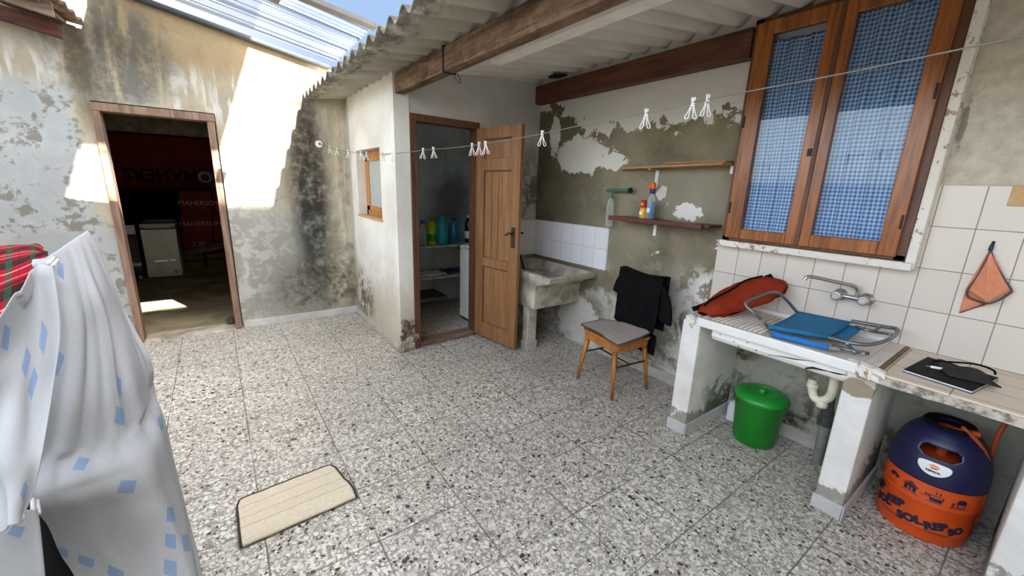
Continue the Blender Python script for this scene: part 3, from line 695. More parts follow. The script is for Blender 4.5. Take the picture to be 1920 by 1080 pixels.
# ---------------------------------------------------------------- dark room shell and contents
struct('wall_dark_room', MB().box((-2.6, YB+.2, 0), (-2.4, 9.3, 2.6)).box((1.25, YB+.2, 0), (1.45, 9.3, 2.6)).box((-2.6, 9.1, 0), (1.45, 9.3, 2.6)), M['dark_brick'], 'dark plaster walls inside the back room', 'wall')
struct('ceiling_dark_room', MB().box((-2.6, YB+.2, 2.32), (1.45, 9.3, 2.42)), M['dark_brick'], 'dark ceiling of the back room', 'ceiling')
tag(MB().box((-2.4, 8.4, 2.10), (1.25, 8.6, 2.32)).build('dark_room_beam', M['trough']), 'grey beam across the dark room above the red banner', 'beam')
t = thing('red_banner', 'dark red banner with big upside down lettering in the dark room', 'banner', (-.5, 8.98, 1.25))
MB().box((-2.0, 8.98, 1.27), (.9, 9.0, 2.10)).build('banner_cloth', M['red_card'], t)
def flat_text(txt, size, cx, y, cz, flip=False, bold=.0):
    s_ = -1 if flip else 1
    return bm_to_mb(text_mesh(txt, size, bold), lambda a, b: (cx+s_*a, y, cz+s_*b))
flat_text('MAHERS', .255, -.64, 8.974, 1.50, True, .008).build('lettering', M['card_dark'], t)
tag(flat_text('O', .255, -.07, 8.974, 1.49, True, .008).build('letter', M['card_pale'], t), 'pale letter O')
cart = [(-.44, -.02, .90, 1.26, 'MAHERSO', 'red carton with pale lettering, topmost of the near stack under the banner'),
        (-.46, -.06, .58, .90, 'MAHERSO', 'red carton in the middle of the stack beside the white washing machine'),
        (-.48, -.08, .24, .58, '1.20', 'red carton marked 1.20 behind the leaning plank'),
        (0.0, .42, .90, 1.26, 'MAHERSO', 'red carton at top of the stack by the right jamb'),
        (-.04, .40, .58, .90, 'MAHERS', 'red carton in the middle of the stack by the right jamb'),
        (-.06, .38, .24, .58, '20', 'red carton low in the stack by the right jamb')]
for x0, x1, z0, z1, tx, lb in cart:
    t = thing('carton', lb, 'carton', ((x0+x1)/2, 8.75, z0), 'red cartons in the dark room')
    MB().box((x0, 8.55, z0), (x1, 8.93, z1-.004)).build('box', M['red_card'], t, bevel=.004)
    flat_text(tx, .105 if len(tx) > 3 else .14, (x0+x1)/2, 8.545, (z0+z1)/2-.02).build('lettering', M['card_pale'], t)
for (x0, x1, y0, z1, lb) in [(-.50, -.24, 8.36, .23, 'low brown carton under the leaning plank by the washing machine'), (-.20, .35, 8.40, .235, 'wide brown carton under the leaning plank by the right jamb')]:
    t = thing('brown_carton', lb, 'carton', ((x0+x1)/2, 8.5, 0), 'brown cartons on the dark room floor')
    MB().box((x0, y0, 0), (x1, 8.93, z1)).build('box', M['brown_card'], t, bevel=.006); MB().box((x0-.003, y0-.004, z1*.55), (x1+.003, y0, z1*.62)).build('tape', M['card_dark'], t)
tag(MB().obox((-.10, 8.28, .36), (.38, 0, .095), (0, .03, 0), (-.012, 0, .05)).build('leaning_plank', M['plank'], bevel=.004), 'grey plank leaning upward to the right in the dark room', 'plank')
# top loading machine
t = thing('washing_machine', 'narrow white top loading washing machine in the dark room', 'washing machine', (-.7, 8.05, 0))
MB().box((-.905, 7.83, .02), (-.505, 8.40, .72)).build('body', M['appl'], t, bevel=.008)
MB().box((-.905, 7.815, .02), (-.505, 7.85, .135)).build('kick_panel', M['appl'], t, bevel=.004)
MB().prism([(-.905, 7.82, .735), (-.505, 7.82, .735), (-.505, 7.86, .80), (-.905, 7.86, .80)], (0, .54, 0)).build('lid', M['appl'], t, bevel=.008)
MB().tube(spline([(-.90, 7.812, .755), (-.80, 7.81, .732), (-.61, 7.81, .732), (-.51, 7.812, .755)]), .004, 8).build('lid_lip', M['appl_d'], t)
MB().box((-.89, 8.2, .80), (-.52, 8.40, .83)).build('control_panel', M['appl_g'], t, bevel=.004)
MB().lathe([(.018, 0), (.016, .012)], (-.58, 7.815, .08), 16, (0, -1, 0)).build('filter_cap', M['appl_g'], t)
MB().box((-.80, 7.826, .245), (-.66, 7.83, .265)).box((-.62, 7.826, .25), (-.56, 7.83, .268)).build('badge', M['silver'], t)
t = thing('cooker', 'old white cooker with dark oven door left of the washing machine', 'cooker', (-1.25, 8.1, 0))
MB().box((-1.52, 7.86, .05), (-.955, 8.40, .77)).build('body', M['appl_d'], t, bevel=.005)
MB().box((-1.52, 7.83, .66), (-.955, 7.87, .79)).build('control_panel', M['appl'], t, bevel=.004)
MB().box((-1.50, 7.835, .28), (-.975, 7.865, .64)).build('oven_door', M['appl_d'], t, bevel=.004)
MB().box((-1.42, 7.828, .33), (-1.05, 7.836, .56)).build('oven_window', M['appl_g'], t)
MB().box((-1.52, 7.83, .20), (-.955, 7.87, .245)).build('drawer_rail', M['appl'], t, bevel=.003)
for kx in (-1.40, -1.25, -1.10): MB().lathe([(.02, 0), (.017, .02)], (kx, 7.83, .72), 14, (0, -1, 0)).build('knob', M['appl_d'], t)
for kx in (-1.48, -1.0): MB().box((kx-.02, 7.9, 0), (kx+.02, 7.94, .05)).build('foot', M['appl'], t)
tag(MB().box((-1.25, 8.6, .0), (-.52, 8.92, 1.22)).build('dark_cabinet', M['black'], bevel=.01), 'black cabinet standing behind the washing machine', 'cabinet')
st_ = MB(); st_.lathe([(.001, .0), (.028, .004), (.04, .025), (.036, .05), (.02, .066), (.001, .07)], (.005, 4.93, .018), 14)
for v in st_.v: v += Vector((fbm(v.x*30, v.y*30, v.z*30), fbm(v.x*30+9, v.y*30, v.z*30), 0))*.012
tag(st_.build('doorstop_stone', M['stone'], smooth=True), 'dark grey stone lying at the right jamb of the dark doorway', 'stone')

# ---------------------------------------------------------------- storage door: frame and open leaf
t = thing('door_2', 'dark brown frame of the storage doorway', 'door frame', (1.72, ysf(1.72), 0), kind='structure')
def fr(x0, x1, z0, z1, nm, m=M['door_frame']):
    MB().prism([(x0, ysf(x0)-.012, z0), (x1, ysf(x1)-.012, z0), (x1, ysf(x1)-.012, z1), (x0, ysf(x0)-.012, z1)], (0, .12, 0)).build(nm, m, t, bevel=.004)
fr(1.375, 1.43, .0, 1.997, 'jamb'); fr(2.02, 2.06, .0, 1.997, 'jamb'); fr(1.375, 2.06, 1.998, 2.055, 'lintel')
t = thing('storage_door', 'brown panelled wooden door standing open by the cement trough', 'door', (2.035, 3.385, .03))
HA = Vector((2.032, 3.372, .035)); FB = Vector((2.118, 2.805, .035)); dv = (FB-HA); Ld = dv.length; dv.normalize(); nv = Vector((dv.y, -dv.x, 0)) ; 
if nv.x > 0: nv = -nv                                # nv points to the visible (left) face
def leaf(s0, s1, z0, z1, d0, d1, nm, m, bev=.003, par=t):
    a = HA+dv*s0; b = HA+dv*s1
    return MB().prism([a+nv*d0+Vector((0, 0, z0)), b+nv*d0+Vector((0, 0, z0)), b+nv*d1+Vector((0, 0, z0)), a+nv*d1+Vector((0, 0, z0))], (0, 0, z1-z0)).build(nm, m, par, bevel=bev)
DH = 1.965
leaf(.09, Ld-.09, .1, DH-.05, -.012, .002, 'core_panel', M['door_wood'], 0)
leaf(0, .105, 0, DH, -.02, .020, 'stile', M['door_wood'], .004); leaf(Ld-.105, Ld, 0, DH, -.02, .020, 'stile', M['door_wood'], .004)
for z0_, z1_ in ((0, .15), (.72, .80), (1.60, 1.70), (1.87, DH)): leaf(.105, Ld-.105, z0_, z1_, -.02, .019, 'rail', M['door_wood'], .004)
for z0_, z1_ in ((.15, .72), (.80, 1.60), (1.70, 1.87)):
    leaf(.105, .118, z0_, z1_, .0, .012, 'panel_moulding', M['door_frame'], .003); leaf(.118, Ld-.105, z1_-.012, z1_, .0, .012, 'panel_moulding', M['door_frame'], .003)
leaf(.22, .30, .81, 1.59, .0, .010, 'panel_board', M['door_wood'], .003)
leaf(.31, Ld-.11, .81, 1.59, .0, .010, 'panel_board', M['door_wood'], .003); leaf(.122, .212, .81, 1.59, .0, .010, 'panel_board', M['door_wood'], .003)
leaf(.125, Ld-.11, .16, .71, .0, .008, 'panel_board', M['door_wood'], .006)
hp = leaf(Ld-.078, Ld-.03, .94, 1.12, .017, .025, 'handle_plate', M['old_metal'])
c = HA+dv*(Ld-.055)+nv*.023+Vector((0, 0, 1.07))
MB().tube(spline([c, c+nv*.04, c+nv*.045-dv*.02, c+nv*.043-dv*.05+Vector((0, 0, -.02))], 12), .009, 10).build('lever', M['old_metal'], hp)
c = HA+dv*(Ld-.055)-nv*.022+Vector((0, 0, 1.07))
MB().tube(spline([c, c-nv*.04, c-nv*.045+dv*.03], 10), .010, 10).build('rear_knob', M['dark_metal'], t)

# ---------------------------------------------------------------- small window in the storage wall
t = thing('window_1', 'small brown framed frosted window in the white storage wall', 'window', (XC+.1, 4.1, WZ0), kind='structure')
xf = XC+.085
MB().box((xf, WY0, WZ0), (xf+.04, WY1, WZ0+.05)).build('bottom_rail', M['small_win'], t, bevel=.003); MB().box((xf, WY0, WZ1-.05), (xf+.04, WY1, WZ1)).build('top_rail', M['small_win'], t, bevel=.003)
MB().box((xf, WY1-.05, WZ0), (xf+.04, WY1, WZ1)).build('stile', M['small_win'], t, bevel=.003); MB().box((xf, WY0, WZ0), (xf+.04, WY0+.05, WZ1)).build('stile', M['small_win'], t, bevel=.003)
s_ = MB(); a, b, c_, d = WY0+.05, WY1-.05, WZ0+.05, WZ1-.05
s_.box((xf-.012, a, c_), (xf+.02, a+.045, d)).box((xf-.012, b-.09, c_), (xf+.02, b, d)).box((xf-.012, a, c_), (xf+.02, b, c_+.045)).box((xf-.012, a, d-.05), (xf+.02, b, d)); sash = s_.build('sash', M['small_win'], t, bevel=.003)
MB().box((xf+.0, a+.04, c_+.04), (xf+.006, b-.085, d-.045)).build('pane', M['frost'], sash)
MB().box((XC-.012, WY0-.02, WZ0-.02), (xf, WY1+.01, WZ0+.002)).build('sill', M['tape'], t, bevel=.003)

# ---------------------------------------------------------------- big window over the sink
XF = 2.74
t = thing('window_2', 'tall brown double window with gingham curtains above the sink', 'window', (XF, .9, 1.2), kind='structure')
ZT = 2.505; Y0, Y1 = .458, 1.372
MB().box((XF, Y1-.05, 1.205), (XW+.001, Y1, ZT)).build('frame_stile', M['win_wood_d'], t, bevel=.004); MB().box((XF, Y0, 1.205), (XW+.001, Y0+.048, ZT)).build('frame_stile', M['win_wood_d'], t, bevel=.004)
MB().box((XF, Y0, 1.205), (XW+.001, Y1, 1.235)).build('frame_rail', M['win_wood_d'], t, bevel=.004); MB().box((XF, Y0, ZT-.03), (XW+.001, Y1, ZT)).build('frame_rail', M['win_wood_d'], t, bevel=.004)
def casement(y0, y1, g0, g1, zb, zt_, x):
    s = MB()
    s.box((x, y0, 1.222), (x+.04, g0, zt_)).box((x, g1, 1.222), (x+.04, y1, zt_)).box((x, g0, 1.222), (x+.04, g1, zb)).box((x, g0, zt_-.075), (x+.04, g1, zt_))
    sh = s.build('sash', M['win_wood'], t, bevel=.005)
    MB().box((x+.018, g0-.005, zb-.005), (x+.022, g1+.005, zt_-.07)).build('pane', M['glass'], sh)
    return sh
casement(.928, Y1-.022, .996, 1.258, 1.285, 2.478, XF-.018)
casement(Y0+.035, .925, .568, .868, 1.292, 2.478, XF-.022)
MB().box((XF-.03, .918, 1.225), (XF-.012, .938, 2.47)).build('meeting_bead', M['win_wood_d'], t, bevel=.003)
MB().box((XF-.026, .945, 1.72), (XF-.016, .965, 1.76)).build('keyhole_plate', M['dark_metal'], t, bevel=.002)
for yy, zz in ((Y1-.03, 1.38), (Y1-.03, 1.9), (Y0+.045, 1.36), (Y0+.045, 1.95)): MB().box((XF-.024, yy-.006, zz), (XF-.01, yy+.006, zz+.07)).build('hinge', M['dark_metal'], t, bevel=.003)
MB().box((2.715, .425, 1.163), (XW+.001, 1.392, 1.203)).build('window_sill', M['chipped'], t, bevel=.006)
MB().box((2.735, .418, 1.17), (XW+.001, .457, 2.56)).build('plaster_surround', M['chipped'], t, bevel=.006)
def curtain(y0, y1, z0, z1, seed, label):
    rn = random.Random(seed); ph = [rn.random()*6 for _ in range(4)]; W = y1-y0
    def fn(u, v):
        y = y0+W*u; z = z1-(z1-z0)*v
        w = .010*math.sin(6.3*3.2*u+ph[0]+.8*v)+.006*math.sin(6.3*6.1*u+ph[1]-1.1*v)+.004*math.sin(9*v+ph[2]+4*u)
        gath = max(0, 1-v*7); w += .006*gath*math.sin(6.3*13*u)
        return (2.782+w*.8, y+.006*math.sin(5*v+ph[3]), z)
    t_ = MB().grid(fn, 70, 60, lambda u, v: (W*1.45*u, (z1-z0)*v)).build('curtain', M['gingham'], smooth=True, solid=.002)
    tag(t_, label, 'curtain', 'blue gingham curtains'); 
    MB().tube([(2.783, y0-.005, z1-.018), (2.783, y1+.005, z1-.018)], .004, 8).build('curtain_rod', M['silver'], t_)
    return t_
def par_fix(o):  # parts built on an object whose origin is its base
    return o
curtain(.985, 1.275, 1.262, 2.375, 2, 'blue and white gingham curtain behind the left casement over the sink')
curtain(.555, .885, 1.262, 2.44, 5, 'blue and white gingham curtain with a pale hem line behind the right casement')

# ---------------------------------------------------------------- counter: pillars, sink, worktop
def pillar(y0, y1, lab, top=.735):
    t = thing('counter_pillar', lab, 'pillar', (2.5, (y0+y1)/2, 0), 'masonry pillars under the counter')
    def f(zz): return math.sin(zz*9+y0*7)*.002
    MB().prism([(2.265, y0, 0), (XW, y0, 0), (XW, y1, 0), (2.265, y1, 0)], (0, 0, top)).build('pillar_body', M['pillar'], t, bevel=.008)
    MB().box((2.252, y0-.008, 0), (2.266, y1+.006, .075)).box((2.252, y0-.012, 0), (XW-.012, y0, .075)).build('pillar_skirting', M['base_grey'], t, bevel=.003)
    return t
pillar(1.178, 1.292, 'white masonry pillar under the left end of the sink, beside the green bucket', .745)
p2 = pillar(.362, .474, 'peeling white masonry pillar between the sink and the orange gas cylinder', .735)
pillar(-.20, -.085, 'white masonry pillar at the lower right corner beyond the gas cylinder', .735)
# crumbled mortar on top of the middle pillar
mm = MB(); rnd = random.Random(11)
for i in range(16):
    mm.obox((2.262+rnd.random()*.03, .355+rnd.random()*.10, .742+rnd.random()*.03), (.018, .003, .004), (.002, .022, .004), (0, .003, .014))
mm.build('crumbled_mortar', M['chipped'], p2, bevel=.006)
mm = MB(); rnd = random.Random(12)
for i in range(8): mm.obox((2.275+rnd.random()*.03, 1.20+rnd.random()*.08, .748+rnd.random()*.02), (.016, .003, .004), (.002, .018, .004), (0, .003, .010))
mm.build('crumbled_mortar', M['chipped'], bpy.data.objects['counter_pillar'], bevel=.006)
# sink
t = thing('kitchen_sink', 'white cracked sink with ridged drainboard under the window', 'sink', (2.5, .85, .66))
SY0, SY1 = .435, 1.19
MB().box((2.25, SY0, .748), (XW-.012, SY1, .779)).build('sink_top', M['drain'], t, bevel=.008)
MB().box((2.240, SY0, .736), (2.263, SY1, .787)).box((XW-.06, SY0, .775), (XW-.012, SY1, .80)).box((2.25, SY1-.02, .77), (XW-.012, SY1, .786)).build('sink_rim', M['ceramic'], t, bevel=.007)
rg = MB()
for k in range(11): rg.tube([(2.30, .87+.026*k, .780), (2.70, .87+.026*k, .782)], .005, 8)
rg.build('drain_ridges', M['drain'], t, smooth=True)
# apron / basin body
prof = [(2.272, .74), (2.272, .695), (2.285, .672), (2.32, .655), (2.74, .60), (2.79, .60), (2.79, .74)]
MB().prism([(x, SY0+.035, z) for x, z in prof], (0, SY1-SY0-.115, 0)).build('basin_body', M['ceramic'], t, bevel=.006)
def ck(pts, r=.0022): return MB().tube([Vector(p) for p in pts], [r*.5]+[r*(1+.5*((i*7) % 3-1)) for i in range(1, len(pts)-1)]+[r*.5], 6)
ck([(2.2735, .80, .688), (2.272, .74, .70), (2.272, .68, .708), (2.272, .62, .722), (2.272, .56, .735)]).build('hairline_crack', M['crack'], t)
ck([(2.30, .635, .662), (2.277, .625, .68), (2.2715, .60, .694), (2.2715, .54, .700), (2.2715, .50, .703), (2.272, .474, .708)], .0045).build('open_crack', M['crack'], t)
for yy, zz in ((1.06, .715), (.98, .70), (.91, .718), (.86, .69), (.95, .682)): MB().lathe([(.0035, 0), (.003, .002)], (2.2725, yy, zz), 8, (-1, 0, 0)).build('enamel_chip', M['crack'], t)

# drain trap and waste pipe
t = thing('sink_trap', 'cream plastic trap under the cracked sink', 'drain trap', (2.48, .58, .41))
c = px(1523, 712, 2.48); e = px(1562, 728, 2.46)
tp = spline([px(1524, 712, 2.5), px(1523, 728, 2.5), px(1527, 745, 2.495), px(1540, 751, 2.49), px(1555, 745, 2.485), px(1562, 728, 2.48), px(1566, 706, 2.48), px(1568, 690, 2.48)+Vector((0, 0, .03))], 40)
MB().tube(tp, .021, 16).build('trap_bend', M['cream_pl'], t, smooth=True)
a = px(1524, 722, 2.5); MB().lathe([(.026, -.012), (.028, -.008), (.028, .008), (.026, .012)], a, 18).build('union_nut', M['cream_pl'], t, smooth=True, autos=.6)
a = px(1541, 757, 2.49); MB().lathe([(.024, -.016), (.026, -.012), (.026, .006), (.022, .016)], a, 18).build('trap_cap', M['cream_pl'], t, smooth=True, autos=.6)
t = thing('waste_pipe', 'grey waste pipe standing beside the peeling middle pillar', 'pipe', (2.63, .585, 0))
a = gz(1532, 868, .0); b = px(1549, 790, a.x-.05); c = px(1557, 745, a.x-.12)
MB().tube([a, b], .027, 16).build('lower_pipe', M['grey_pl'], t, smooth=True, autos=.6); MB().tube([a.lerp(b, .92), b, b.lerp(c, .35)], .031, 16).build('pipe_coupling', M['dgrey_pl'], t, smooth=True, autos=.6); MB().tube([b, c], .024, 16).build('upper_pipe', M['dgrey_pl'], t, smooth=True, autos=.6)
# tiled worktop
t = thing('tiled_worktop', 'low tiled worktop with a broken cement edge above the gas cylinder', 'worktop', (2.5, -.3, .72))
wt = MB(); prof = []
rn = random.Random(4); N = 40
def we(v): return 2.252+.006*fbm(v*31, 1.3)+.003*fbm(v*90, 7.7)
yv = [SY0-.002-(i/N)*1.55 for i in range(N+1)]
top = [(we(y)+.004, y, .757) for y in yv]; bot = [(we(y+3), y, .722+.004*fbm(y*23, 4)) for y in yv]
vs = top+bot+[(XW-.012, y, .757) for y in yv]+[(XW-.012, y, .722) for y in yv]; n = N+1; fs = []
for i in range(N): fs += [(i, i+1, n+i+1, n+i), (i, 2*n+i, 2*n+i+1, i+1), (n+i, n+i+1, 3*n+i+1, 3*n+i), (2*n+i, 3*n+i, 3*n+i+1, 2*n+i+1)]
fs += [(0, n, 3*n, 2*n), (N, 2*n+N, 3*n+N, n+N)]
wt.raw(vs, fs).build('cement_slab', M['edge'], t)
MB().box((2.262, -1.1, .755), (XW-.012, SY0-.06, .766)).build('tile_surface', M['tile_top'], t, bevel=.002)
MB().box((2.258, SY0-.075, .757), (XW-.012, SY0-.058, .775)).build('brown_seam', M['brown_card'], t, bevel=.004)
MB().box((2.256, SY0-.058, .757), (XW-.012, SY0+.002, .778)).build('filler_strip', M['drain'], t, bevel=.005)

# ---------------------------------------------------------------- faucet
t = thing('wall_faucet', 'chrome two handled wall faucet over the sink', 'faucet', (2.76, .66, .99))
A = px(1572, 553, 2.765); B = px(1622, 563, 2.765); A.z = B.z = (A.z+B.z)/2
MB().tube([A, B], .013, 14).build('faucet_body', M['chrome'], t, smooth=True, autos=.7)
for P in (A, B):
    MB().lathe([(.034, 0), (.032, .008), (.02, .018), (.018, .05)], (XW-.011, P.y, P.z), 24, (-1, 0, 0)).build('wall_flange', M['chrome'], t, smooth=True, autos=.6)
    h = MB().lathe([(.016, 0), (.022, .004), (.026, .012), (.026, .04), (.022, .045)], (P.x-.004, P.y, P.z), 10, (-1, 0, 0)).build('handle', M['chrome'], t, bevel=.002)
    MB().lathe([(.017, 0), (.015, .004)], (P.x-.049, P.y, P.z), 20, (-1, 0, 0)).build('handle_cap', M['silver'], h, smooth=True, autos=.6)
S0 = (A+B)/2+Vector((0, -.02, .01)); 
sp_ = spline([S0, S0+Vector((-.003, .0, .035)), S0+Vector((-.02, .02, .058)), S0+Vector((-.07, .09, .072)), S0+Vector((-.135, .17, .088)), S0+Vector((-.155, .195, .085)), S0+Vector((-.16, .202, .068))], 40)
MB().tube(sp_, .0095, 14).build('spout', M['chrome'], t, smooth=True, autos=.7)

# ---------------------------------------------------------------- pot holder on the tiles
t = thing('pot_holder', 'terracotta cloth pot holder hanging on the cream tiles', 'pot holder', (2.79, .22, 1.0))
q = lambda x, y, X=2.775: px(x, y, X)
def quadpatch(pts4, nm, bulge=0.0, nu=10, nv=10):
    a, b, c, d = [Vector(p) for p in pts4]
    def fn(u, v):
        p = a.lerp(b, u).lerp(d.lerp(c, u), v); return p+Vector((-bulge*math.sin(PI*u)*math.sin(PI*v), 0, 0))
    return MB().grid(fn, nu, nv).build(nm, M['terra'], t, smooth=True, solid=.006)
apex = q(1857, 470, 2.785)
quadpatch([apex, q(1816, 545), q(1851, 568, 2.74), q(1852, 520, 2.742)], 'front_fold', .004)
quadpatch([apex, q(1852, 520, 2.742), q(1851, 567, 2.74), q(1896, 545, 2.782)], 'front_fold', .003)
quadpatch([q(1850, 478, 2.795), q(1812, 540, 2.795), q(1799, 586, 2.793), q(1846, 569, 2.783)], 'back_layer', .001)
edge = spline([apex, q(1848, 490), q(1832, 520), q(1815, 543), q(1815, 556), q(1832, 564), q(1851, 569, 2.738), q(1872, 563, 2.76), q(1893, 550, 2.78), q(1896, 543, 2.78), q(1882, 522, 2.78), q(1866, 495, 2.78), apex], 60)
MB().tube(edge, .0042, 8).build('binding', M['grey_edge'], t, smooth=True)
MB().tube(spline([q(1799, 586, 2.793), q(1822, 578, 2.79), q(1848, 570, 2.78)], 10), .0035, 8).build('binding', M['grey_edge'], t, smooth=True)
MB().tube(spline([apex, q(1858, 466, 2.788), q(1862, 456, 2.793), q(1864, 453, 2.796)], 10), [.007]*6+[.005]*5, 8).build('hanging_loop', M['navy'], t, smooth=True)
tag(MB().box((XW-.018, .10, 1.49), (XW-.0115, .195, 1.575)).build('tape_patch', M['tape'], bevel=.002), 'brown tape patch on the wall at the right edge above the pot holder', 'tape')

# ---------------------------------------------------------------- red bag on the drainboard
t = thing('red_bag', 'rust red cloth bag slumped at the left end of the sink', 'bag', (2.5, 1.09, .782))
rows = []
# lofted slumped bag: cross sections from the near left foot to the raised top by the wall
secs = [(px(1318, 589, 2.31), .03, .012), (px(1340, 583, 2.40), .085, .055), (px(1368, 570, 2.50), .115, .075), (px(1396, 557, 2.58), .13, .075), (px(1418, 545, 2.645), .125, .058), (px(1436, 532, 2.69), .10, .036), (px(1447, 523, 2.725), .065, .014)]
def bagf(u, v):
    c = catmull([s[0] for s in secs], v); a = catmull([Vector((s[1], s[2], 0)) for s in secs], v)
    dirv = (secs[-1][0]-secs[0][0]).normalized(); side = Vector((.25, -1, 0)).normalized(); upn = side.cross(dirv).normalized(); 
    if upn.z < 0: upn = -upn
    th = 2*PI*u; ca, sa = math.cos(th), math.sin(th)
    w = 1+.16*fbm(u*4, v*3.2, 2)*1.5+.06*math.sin(9*v+7*u)+.14*abs(fbm(u*7, v*5, 6))+.10*math.sin(2*th)*math.sin(5*v)
    p = c+side*(ca*abs(ca)**.2*a.x*w)+upn*(sa*a.y*w)
    p.z = max(p.z, .784); return p
MB().grid(bagf, 48, 40).build('bag_body', M['bag'], t, smooth=True)
a = [bagf(.33, .1+.8*i/10)+Vector((0, 0, .008)) for i in range(11)]
MB().tube(a, [.006]*11, 6).build('zip', M['black'], t)
def ribbon(pts, w, wid, nm, mat, par, thick=.004):
    P = spline(pts, 30); w = Vector(w).normalized()*wid
    return MB().grid(lambda u, v: catmull(P, u)+w*(v-.5), 40, 2).build(nm, mat, par, smooth=True, solid=thick)
ribbon([px(1299, 580, 2.30), px(1325, 570, 2.40), px(1352, 554, 2.53), px(1390, 538, 2.64), px(1448, 517, 2.74)], (.3, -.5, -.8), .03, 'shoulder_strap', M['black'], t)
MB().tube([px(1447, 519, 2.72), px(1456, 530, 2.71), px(1450, 538, 2.70)], .006, 8).build('buckle', M['black'], t)

# ---------------------------------------------------------------- folded beach chair on the sink
t = thing('folded_beach_chair', 'folded blue canvas beach chair lying on the sink', 'folding chair', (2.55, .7, .79))
def cv(x, y, z): return gz(x, y, z)
cA, cB, cC, cD = cv(1441, 613, .822), px(1497, 584, 2.73), px(1597, 604, 2.73), cv(1551, 632, .822)
def canv(a, b, c, d, sag):
    return lambda u, v: a.lerp(b, u).lerp(d.lerp(c, u), v)+Vector((0, 0, -sag*math.sin(PI*u)*(.6+.4*math.sin(PI*v))))
MB().grid(canv(cA, cB, cC, cD, .012), 16, 10).build('seat_canvas', M['blue_fab'], t, smooth=True, solid=.004)
lA, lB, lC, lD = cv(1500, 628, .806), px(1540, 600, 2.71), px(1617, 616, 2.71), cv(1585, 640, .806)
MB().grid(canv(lA, lB, lC, lD, .006), 12, 8).build('back_canvas', M['blue_fab'], t, smooth=True, solid=.004)
MB().tube([cA, cA.lerp(cD, .5), cD], .013, 12).build('canvas_hem', M['blue_fab'], t, smooth=True)
hA, hD = cv(1448, 626, .803), cv(1553, 652, .803)
MB().tube([hA, hA.lerp(hD, .5), hD], .014, 12).build('front_sleeve', M['blue_fab2'], t, smooth=True)
MB().tube(spline([cv(1448, 624, .806), cv(1434, 606, .82), px(1414, 587, 2.33), px(1399, 573, 2.33), px(1401, 565, 2.35), px(1424, 555, 2.43), px(1447, 548, 2.52), px(1462, 551, 2.59), px(1478, 566, 2.67), px(1494, 585, 2.73)], 60), .0088, 12).build('armrest_frame', M['steel'], t, smooth=True)
MB().tube(spline([cD, cv(1590, 642, .824), cv(1628, 646, .83), px(1660, 639, 2.52), px(1680, 627, 2.64), px(1681, 617, 2.70), px(1660, 613, 2.72), px(1630, 608, 2.73), px(1597, 602, 2.73)], 60), .0095, 12).build('seat_frame', M['steel'], t, smooth=True)
MB().tube([cv(1560, 648, .805), cv(1592, 657, .803), cv(1629, 663, .80)], .0085, 12).build('leg_tube', M['steel'], t, smooth=True)
MB().tube([cv(1586, 641, .82), cv(1604, 662, .80)], .008, 12).build('folding_link', M['steel'], t, smooth=True)
MB().tube([px(1651, 613, 2.70), px(1640, 620, 2.66), px(1620, 618, 2.62)], .007, 10).build('folding_link', M['steel'], t, smooth=True)
MB().tube(spline([px(1605, 612, 2.70), px(1640, 622, 2.67), px(1672, 627, 2.64)], 10), .007, 10).build('rear_leg_tube', M['steel'], t, smooth=True)
MB().tube([hD+Vector((0,0,.001)), cv(1575, 656, .803)], .011, 12).build('sleeve_end', M['grey_pl'], t, smooth=True)
for q_ in (px(1429, 602, 2.35), cv(1588, 645, .834), cv(1618, 664, .812)): MB().lathe([(.007, 0), (.007, .006), (.003, .009)], q_, 10).build('rivet', M['silver'], t)


# ---------------------------------------------------------------- tablet, pouch, pen on the worktop
ZW = .766
t = thing('tablet', 'black tablet with a silver edge on the tiled worktop', 'tablet', (2.5, .2, ZW))
a, b, c, d = gz(1692, 697, ZW), gz(1822, 739, ZW), gz(1872, 713, ZW), gz(1738, 673, ZW)
def sl(z0, z1, nm, m, k=0.0):
    ce = (a+b+c+d)/4; P = [p.lerp(ce, k) for p in (a, b, c, d)]
    MB().prism([(p.x, p.y, z0) for p in P], (0, 0, z1-z0)).build(nm, m, t, bevel=.002)
sl(ZW, ZW+.002, 'tablet_back', M['appl_d'], -.01); sl(ZW+.002, ZW+.010, 'tablet_edge', M['silver']); sl(ZW+.010, ZW+.0125, 'tablet_screen', M['black_gloss'], .01)
t2 = thing('black_pouch', 'black cloth pouch lying crumpled on the tablet', 'pouch', (2.52, .15, ZW+.0127))
def pf(u, v):
    base = gz(1745+113*u, 679+34*u, ZW+.015).lerp(gz(1780+98*u, 705+22*u, ZW+.015), v)
    hgt = .050*math.sin(PI*min(1, u*1.05))**.7*(1-v)**.6*(.7+.3*math.cos(7*u)) + .004*fbm(u*6, v*5)
    base.z = ZW+.0145+max(0, hgt); return base
MB().grid(pf, 30, 16).build('pouch_body', M['dark_cloth'], t2, smooth=True, solid=.004)
MB().tube(spline([gz(1750, 677, ZW+.03), gz(1785, 679, ZW+.045), gz(1830, 683, ZW+.05), gz(1862, 694, ZW+.035), gz(1866, 702, ZW+.022)], 24), .004, 8).build('drawstring', M['black'], t2, smooth=True)
t3 = thing('pen', 'small white pen lying on the tablet beside the black pouch', 'pen', (2.45, .25, ZW+.0127))
a = gz(1736, 686, ZW+.0185); b = gz(1768, 692, ZW+.0185); MB().tube([a.lerp(b, .25), a.lerp(b, .3), b.lerp(a, .03), b], [.004, .006, .006, .003], 12).build('barrel', M['white_pl'], t3, smooth=True); MB().tube([a, a.lerp(b, .25)], [.0012, .004], 10).build('tip', M['appl_g'], t3, smooth=True)

